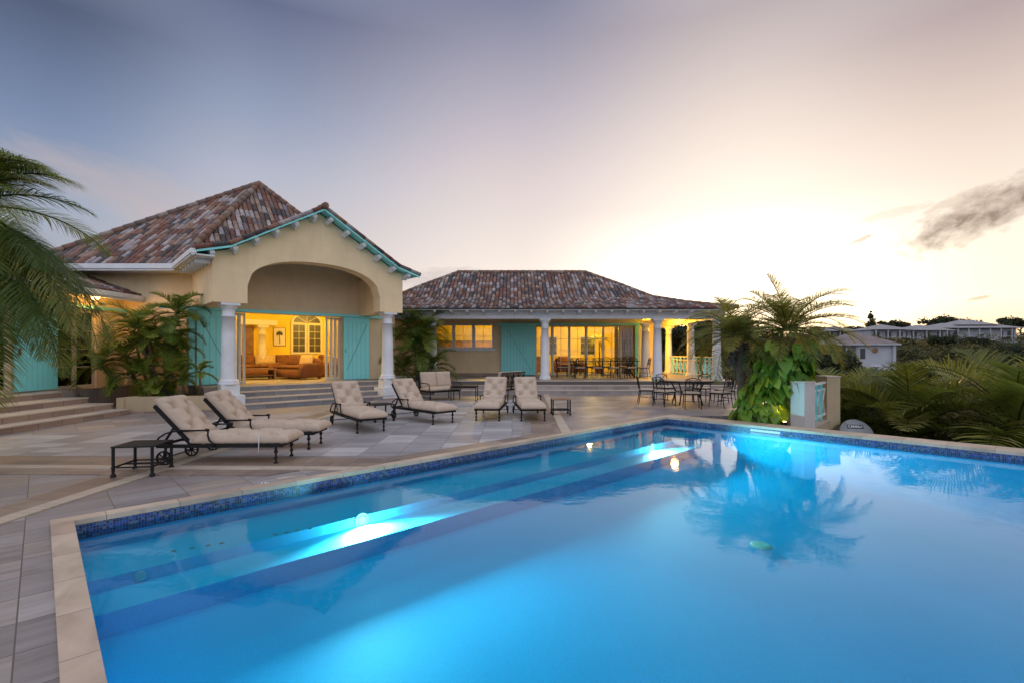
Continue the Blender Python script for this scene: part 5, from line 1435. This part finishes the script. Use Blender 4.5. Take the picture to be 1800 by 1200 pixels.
# indoor palm fronds
rg = random.Random(12); Q = []; rn = []
for fz in crown(rg, (4.75, 27.0, FZ + 1.75), 13, .75, .26, el=(-.2, 1.2), droop=(1.0, 1.7), nl=24, wd=.022):
    q, r_, _ = frond_quads(rg, **fz); Q += q; rn += r_
quads_object('fronds', Q, rn, M_['palm'], INDOOR)

# large drooping palm entering from the left edge
rg = random.Random(21); c0 = (-7.85, 6.9, 3.62)
fr = []
def pf(az, el, L, droop, leaf=.62, **k): fr.append(dict(base=(c0[0] + k.pop('dx', 0), c0[1], c0[2] + k.pop('dz', 0)), az=R(az), el=R(el), L=L, droop=R(droop), leaf=leaf, n=84, wd=.0135, vshape=.14, sag=.50, start=.10, **k))
pf(-2, 38, 1.60, 62, .55); pf(-20, 24, 1.65, 50, .55); pf(25, 30, 1.7, 60, .55); pf(-35, 48, 1.6, 80, .5); 
pf(-8, -6, 1.85, 55, .60); pf(-25, -12, 1.8, 52, .6); pf(12, -14, 2.0, 52, .62); pf(8, -26, 2.45, 44, .66); pf(25, -30, 2.3, 42, .6); pf(-30, -42, 2.1, 34, .6); pf(2, -46, 2.5, 30, .60)
pf(-5, -20, 2.75, 52, .60); pf(18, -38, 2.6, 36, .6); pf(-12, -52, 2.4, 28, .55); 
for a, e, l_, dr, lf in ((2, 66, 1.5, 88, .72), (-14, 60, 1.6, 84, .72), (20, 68, 1.5, 92, .70), (-30, 70, 1.4, 90, .70), (8, 46, 1.75, 70, .66),
    (14, -14, 2.4, 60, .75), (10, -22, 2.8, 55, .78), (-14, -24, 2.6, 50, .78), (22, -20, 2.7, 56, .75), (3, -40, 2.7, 36, .78), (-24, -30, 2.5, 48, .75), (12, -44, 2.8, 34, .75), (30, -36, 2.8, 42, .75)):
    pf(a, e, l_, dr, lf)
for a, e, l_, dr, lf in ((-40, -30, 2.6, 50, .75), (-50, -45, 2.8, 38, .75), (-60, -38, 2.9, 45, .75), (-18, -60, 3.0, 24, .7), (-45, -15, 2.3, 62, .75)):
    pf(a, e, l_, dr, lf)
for a in range(40, 330, 24): pf(a, rg.uniform(-30, 50), 2.1, rg.uniform(50, 90), .6)
palm('coconut_palm', 'large palm with long drooping wind blown fronds hanging in from the left edge', 'palm tree', (-8.2, 6.7, 0),
     [(-8.3, 6.7, 0), (-8.15, 6.75, 1.2), (-7.95, 6.85, 2.3), (-7.87, 6.9, 3.58)], .15, fr, 'hang', seed=22, rach=.016)

# dark palms below the right edge of the pool
GP = 'dark palms growing below the right edge of the pool'
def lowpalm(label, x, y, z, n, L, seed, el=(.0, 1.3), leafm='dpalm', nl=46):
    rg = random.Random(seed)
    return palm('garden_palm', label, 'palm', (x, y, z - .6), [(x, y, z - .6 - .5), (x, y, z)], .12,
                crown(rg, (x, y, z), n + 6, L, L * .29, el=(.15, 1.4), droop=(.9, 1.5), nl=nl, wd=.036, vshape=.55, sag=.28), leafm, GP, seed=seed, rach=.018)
lowpalm('large dark palm at the right edge whose fronds arch highest', 12.0, 11.8, -.38, 24, 3.0, 81)
lowpalm('dark palm with arching fronds left of the largest one, above the pool edge', 10.3, 12.8, -.68, 24, 2.5, 82)
lowpalm('dark palm directly behind the satellite dish', 9.9, 14.6, -.7, 24, 2.5, 83)
lowpalm('dark palm standing behind the others, below the white hillside house', 11.8, 17.6, -.8, 22, 2.6, 84)
lowpalm('dark palm farthest back on the right of the garden group', 15.8, 16.6, -1.0, 22, 3.1, 85)
lowpalm('low dark palm in the shade right beside the pool wall at the right edge', 12.4, 9.4, -1.1, 20, 1.9, 86)
lowpalm('low dark palm in the shade between the dish and the largest palm', 11.0, 10.9, -1.15, 18, 1.7, 87)

# ============================================================ SCRUB AND TREES
def blob_quads(rs, C, rad, n, size, flat=.75, shell=.35):
    """C (N,3) centres, rad (N,), n leaf quads each -> quads, tone"""
    N = len(C); u = rs.normal(size=(N, n, 3)); u /= np.linalg.norm(u, axis=-1, keepdims=True)
    u[..., 2] = np.where(u[..., 2] < -.25, -u[..., 2], u[..., 2])
    r = rad[:, None] * (1 - shell * rs.random((N, n)) ** 1.5)
    lump = 1 + .22 * np.sin(u[..., 0] * 5 + C[:, None, 0]) * np.cos(u[..., 1] * 6 + C[:, None, 1])
    P = C[:, None, :] + u * (r * lump)[..., None] * np.array([1, 1, flat])
    nv = u + rs.normal(size=u.shape) * .65; nv /= np.linalg.norm(nv, axis=-1, keepdims=True)
    t = np.cross(nv, rs.normal(size=u.shape)); t /= np.linalg.norm(t, axis=-1, keepdims=True); bt = np.cross(nv, t)
    s = (size[:, None] if np.ndim(size) else size) * rs.uniform(.5, 1.2, (N, n)); s = s[..., None]
    Q = np.stack([P - t * s, P - bt * s * .55, P + t * s, P + bt * s * .55], 2)
    pn = .5 + .5 * np.sin(C[:, :1] * .21 + 2 * np.sin(C[:, 1:2] * .13)) * np.cos(C[:, 1:2] * .17 + C[:, :1] * .07)
    tone = np.clip(.55 * pn + rs.uniform(-.15, .45, (N, 1)) + rs.uniform(-.25, .25, (N, n)) , 0, 1)
    return Q.reshape(-1, 4, 3), tone.reshape(-1)
rs = np.random.default_rng(3)
def scatter(n, fx, ymin, ymax, pw=1.0):
    Y = ymin + (ymax - ymin) * rs.random(n) ** pw; lo, hi = fx
    X = Y * (lo + (hi - lo) * rs.random(n)); return X, Y
QS, TS_ = [], []
def keep(X, Y):
    return (X > 9.6) | (Y > 33)
HOUSES = [(54.5, 80, 7.5), (46, 88, 7), (101, 125, 13), (122, 133, 14), (84, 138, 9)]
def avoid(X, Y, R_=0):
    m = np.ones(len(X), bool)
    for hx_, hy_, hr in HOUSES: m &= ~((np.abs(X - hx_) < hr) & (Y > hy_ - 5) & (Y < hy_ + 7))
    return m
X, Y = scatter(900, (.50, 1.6), 14, 32); k = (X > 10.5) ; X, Y = X[k], Y[k]
Z = terr(X, Y); rad = rs.uniform(.5, 1.0, len(X))
q, t = blob_quads(rs, np.stack([X, Y, Z + rad * .45], 1), rad, 130, .075); QS.append(q); TS_.append(t)
X, Y = scatter(900, (.28, 1.9), 30, 70, .8); k = avoid(X, Y); X, Y = X[k], Y[k]
Z = terr(X, Y); rad = rs.uniform(.6, 2.2, len(X))
q, t = blob_quads(rs, np.stack([X, Y, Z + rad * .35], 1), rad, 130, .14); QS.append(q); TS_.append(t)
X, Y = scatter(2500, (.30, 1.95), 68, 170, .9); k = avoid(X, Y); X, Y = X[k], Y[k]
Z = terr(X, Y); rad = rs.uniform(.8, 2.4, len(X)) * np.where(rs.random(len(X)) < .15, 1.6, 1)
q, t = blob_quads(rs, np.stack([X, Y, Z + rad * .25], 1), rad, 75, .25); QS.append(q); TS_.append(t)
Q = np.concatenate(QS); T_ = np.concatenate(TS_)
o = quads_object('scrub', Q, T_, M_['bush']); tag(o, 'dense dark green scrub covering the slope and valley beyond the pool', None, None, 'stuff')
def tree(label, x, y, h, w_, seed, n=14, leafn=170, size=.16, name='broadleaf_tree', z0=None, cone=False):
    z = float(terr(x, y)) if z0 is None else z0
    t = thing(name, label, 'tree', (x, y, z)); r2 = np.random.default_rng(seed); rg = random.Random(seed)
    b = MB(); b.tube([(x, y, z - .5), (x + rg.uniform(-.1, .1) * w_, y, z + h * .35), (x + rg.uniform(-.1, .1) * w_, y, z + h * .8)], [h * .035, h * .025, h * .01], 7)
    for k in range(5):
        a = k * 1.3; b.tube([(x, y, z + h * (.25 + .08 * k)), (x + math.cos(a) * w_ * .35, y + math.sin(a) * w_ * .35, z + h * (.5 + .08 * k))], [h * .018, h * .006], 5)
    b.build('trunk', M_['trunk'], t, I4)
    if cone:
        f = r2.random(n); C = np.stack([x + r2.normal(size=n) * w_ * .12 * (1 - f), y + r2.normal(size=n) * w_ * .12 * (1 - f), z + h * (.2 + .78 * f)], 1); rad = w_ * .34 * (1.08 - f)
    else:
        a = r2.random(n) * 6.28; rr = np.sqrt(r2.random(n)) * w_ * .36
        C = np.stack([x + np.cos(a) * rr, y + np.sin(a) * rr, z + h * (.52 + .33 * r2.random(n))], 1); rad = w_ * r2.uniform(.14, .25, n)
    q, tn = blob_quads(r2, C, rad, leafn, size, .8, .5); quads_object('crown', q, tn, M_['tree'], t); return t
far = [(1477, 4.0, 5.0, 'round crowned tree on the ridge above the small sunken white house'), (1500, 4.6, 6, 'wide tree on the ridge left of the pointed conifer'),
       (1556, 5.4, 5.5, 'pale topped tree on the ridge just right of the pointed conifer'), (1585, 5.0, 6, 'tree on the ridge above the low white house roof'),
       (1640, 5.6, 8, 'broad dark tree standing between the two ridge houses'), (1668, 6.8, 9, 'largest dark tree behind the two ridge houses'), (1700, 6.6, 8, 'dark tree behind the left part of the big ridge house'),
       (1440, 4.2, 6, 'dark tree on the ridge behind the feathery palm tops'), (1775, 7.0, 8, 'tree behind the right part of the big ridge house'), (1796, 7.2, 8, 'tree at the far right edge of the ridge')]
for i, (px, h, w_, lb) in enumerate(far):
    Yd = 147 if 1620 < px else 140; tree(lb, (px - 900) / F * Yd, Yd, h, w_, 100 + i, 12, 90, .38)
for i, (px, Yd, w_) in enumerate([(1600, 92, 5), (1628, 80, 5.5), (1655, 104, 6), (1690, 88, 6), (1716, 110, 6.5), (1742, 78, 5), (1768, 96, 6), (1792, 84, 6), (1615, 66, 4.5), (1668, 62, 4.5), (1730, 60, 4.5), (1786, 64, 5), (1592, 112, 5), (1500, 60, 4.5), (1455, 52, 4), (1470, 70, 4.5)]):
    o = tree('dark rounded bushy tree scattered on the scrub covered slope', (px - 900) / F * Yd, Yd, 3.0 + .5 * (i % 3), w_, 200 + i, 12, 150, .24, 'slope_tree', z0=float(terr((px - 900) / F * Yd, Yd)) - 1.3); o['group'] = 'bushy trees scattered on the slope'
tree('pointed conifer standing alone on the ridge', (1531 - 900) / F * 140, 140, 9.2, 5.0, 130, 26, 60, .34, 'conifer', cone=True)
# darker trees behind the dining pavilion veranda
for i, (x, y, h, w_, lb) in enumerate([(9.3, 33.5, 4.2, 4.5, 'dense dark tree seen between the yellow lit columns of the veranda'), (12.2, 32.5, 4.4, 4.8, 'dense dark tree behind the corner pier of the pavilion'),
                                       (11.0, 28.0, 3.6, 4.0, 'dense dark bushy tree right of the veranda balustrade'), (14.5, 27.0, 3.0, 4.0, 'dark bushy tree behind the feathery palms'),
                                       (14.9, 35.0, 5.1, 4.0, 'tree whose tip shows above the right end of the pavilion'), (6.6, 35.0, 4.2, 4.5, 'dark tree seen through the back of the veranda'),
                                       (17.5, 27.5, 2.2, 3.4, 'low yellow green shrub beyond the short turquoise balustrade'), (12.6, 21.5, 2.2, 3.2, 'low dark shrub beside the terrace behind the vines')]):
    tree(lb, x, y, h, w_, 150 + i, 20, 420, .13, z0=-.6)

# ============================================================ FAR HOUSES
def hip_roof(b, x0, x1, y0, y1, z0, z1, ov=.5):
    x0 -= ov; x1 += ov; y0 -= ov; y1 += ov; dmin = min(x1 - x0, y1 - y0) / 2; cy = (y0 + y1) / 2
    if x1 - x0 >= y1 - y0: r0, r1 = (x0 + dmin, cy, z1), (x1 - dmin, cy, z1)
    else: r0, r1 = ((x0 + x1) / 2, y0 + dmin, z1), ((x0 + x1) / 2, y1 - dmin, z1)
    v = [(x0, y0, z0), (x1, y0, z0), (x1, y1, z0), (x0, y1, z0), r0, r1]
    f = [(0, 1, 5, 4), (2, 3, 4, 5), (1, 2, 5), (3, 0, 4)] if x1 - x0 >= y1 - y0 else [(0, 1, 4), (2, 3, 5), (1, 2, 5, 4), (3, 0, 4, 5)]
    b.add(v, f + [(3, 2, 1, 0)])
# white two storey house on the slope
z = -1.6
h1 = thing('hillside_house', 'white two storey house with a brown hipped roof and round window on the near slope', 'house', (54.5, 80, z), R(-8))
b = MB(); b.box(-.2, 5.2, -3, 4, -2, 4.6); b.box(-3.4, -.2, 1.2, 4, -2, 4.6); b.box(-3.4, -.2, -3, 1.2, -2, 2.0); b.build('wall', M_['farwhite'], h1)
b = MB(); hip_roof(b, -3.4, 5.2, -3, 4, 4.6, 6.4, .5); b.build('roof', M_['farroof'], h1)
b = MB(); b.lathe([(.42, 0), (.42, .06)], n=20, M=Matrix.Translation((2.2, -3.005, 3.6)) @ Matrix.Rotation(R(90), 4, 'X')); b.build('round_window', M_['wood'], h1)
for (x, z0, z1, w_) in ((-1.7, 2.2, 3.9, 1.3),): b = MB(); b.box(x - w_ / 2, x + w_ / 2, 1.15, 1.195, z0, z1); b.build('door', M_['dark'], h1)
b = MB(); b.box(.1, .8, -3.06, -3.003, 2.3, 3.9); b.build('window', M_['dark'], h1)
b = MB(); b.box(1.6, 3.0, -3.2, -3.003, 1.15, 1.25); b.build('ledge', M_['white'], h1)
for x in (-3.3, -1.8, -.32): b = MB(); b.box(x - .1, x + .1, -2.95, -2.75, 2.0, 4.6); b.build('post', M_['farwhite'], h1)
b = MB(); b.box(-3.4, -.2, -2.95, -2.88, 2.85, 2.95)
for k in range(12): b.box(-3.35 + k * .27, -3.27 + k * .27, -2.94, -2.89, 2.0, 2.85)
b.build('railing', M_['farwhite'], h1)
b = MB(); b.box(4.6, 5.0, -3.3, -3.003, -1, 4.3); b.build('pilaster', M_['farwhite'], h1)
b = MB(); b.box(-3.8, 5.6, -3.62, -3.5, 4.40, 4.60); b.build('gutter', M_['farwhite'], h1)
b = MB(); b.box(3.2, 4.2, -3.06, -3.003, -.9, .6); b.build('window', M_['dark'], h1)
# arched white villa
h2 = thing('arched_house', 'white house with a row of arched openings glimpsed behind the feathery palm', 'house', (48.5, 88, 0), R(-6))
b = MB()
b.box(-8, 5, -2.5, 4, -3, -.2); b.box(-8, 5, .2, 4, -.2, 3.0)
outl = [(-8, 0 - .2), (-8, 3.0), (5, 3.0), (5, -.2)]
poly = [(5, 3.0), (-8, 3.0), (-8, -.2)]
for k in range(6):
    c_ = -6.9 + k * 2.15; poly += [(c_ - .75, -.2), (c_ - .75, 1.2)] + [(c_ - .75 * math.cos(math.pi * j / 10), 1.2 + .75 * math.sin(math.pi * j / 10)) for j in range(1, 10)] + [(c_ + .75, 1.2), (c_ + .75, -.2)]
poly += [(5, -.2)]
b.prism(poly, -2.6, -2.3, Rx); b.build('wall', M_['farwhite'], h2)
b = MB(); hip_roof(b, -8, 5, -2.5, 4, 3.02, 4.2, .4); b.build('roof', M_['farroof'], h2)
b = MB(); b.box(-7.9, 4.9, .12, .195, -.15, 2.6); b.build('dark_recess', M_['dark'], h2)
b = MB(); b.box(-8, 5, -3.2, -2.62, -.35, -.1); b.build('terrace_edge', M_['nosing'], h2)
b = MB(); b.box(-3, 5.3, -2.7, 4.1, -3.1, -1.2)
b.build('base', M_['farroof'], h2)
# long ridge houses
def ridge_house(label, x, y, z, Lx, parts, rz, nposts):
    t = thing('ridge_house', label, 'house', (x, y, z), rz)
    b = MB()
    for (a0, a1, y0, y1, h0, h1_) in parts: b.box(a0, a1, y0, y1, h0, h1_)
    b.build('wall', M_['farwhite'], t)
    for (a0, a1, y0, y1, h0, h1_) in parts:
        b = MB(); hip_roof(b, a0, a1, y0 - 1.8, y1, h1_ + .02, h1_ + min(a1 - a0, 9) * .17, .5); b.build('roof', M_['fargrey'], t)
        k = max(2, int((a1 - a0) / 2.6))
        for i in range(k):
            xx = a0 + (a1 - a0) * (i + .5) / k
            b = MB(); b.box(xx - .75, xx + .75, y0 - .05, y0 - .003, .3, 2.3); b.build('window', M_['dark'], t)
            b = MB(); xx = a0 + (a1 - a0) * i / k; b.box(xx - .12, xx + .12, y0 - 1.9, y0 - 1.66, h0, h1_ + .02); b.build('post', M_['farwhite'], t)
        b = MB(); b.box(a0, a1 + .3, y0 - 2.3, y0 - .01, h0 - .6, .12); b.build('terrace', M_['farwhite'], t)
        b = MB(); b.box(a0, a1, y0 - 2.25, y0 - 2.2, .85, .95); b.build('railing', M_['farwhite'], t)
    return t
ridge_house('large grey roofed house with a white columned veranda on the ridge at the right edge', 120.5, 131, 4.9, 20, [(-11.5, 9.5, -3, 5, -1.5, 3.0), (-5.0, 5, -1, 4.5, 3.0, 3.9)], R(-3), 8)
ridge_house('long low white house with grey roof on the ridge, left of the big one', 99, 127, 4.5, 16, [(-9.5, -.5, -3, 4, -1.5, 2.8), (.8, 11, -2, 5, -1.5, 2.7)], R(2), 6)
ridge_house('small white house half sunk in trees at the left end of the ridge', 91, 140, 4.9, 8, [(-5, 4, -3, 4, -1.5, 2.6)], R(6), 4)
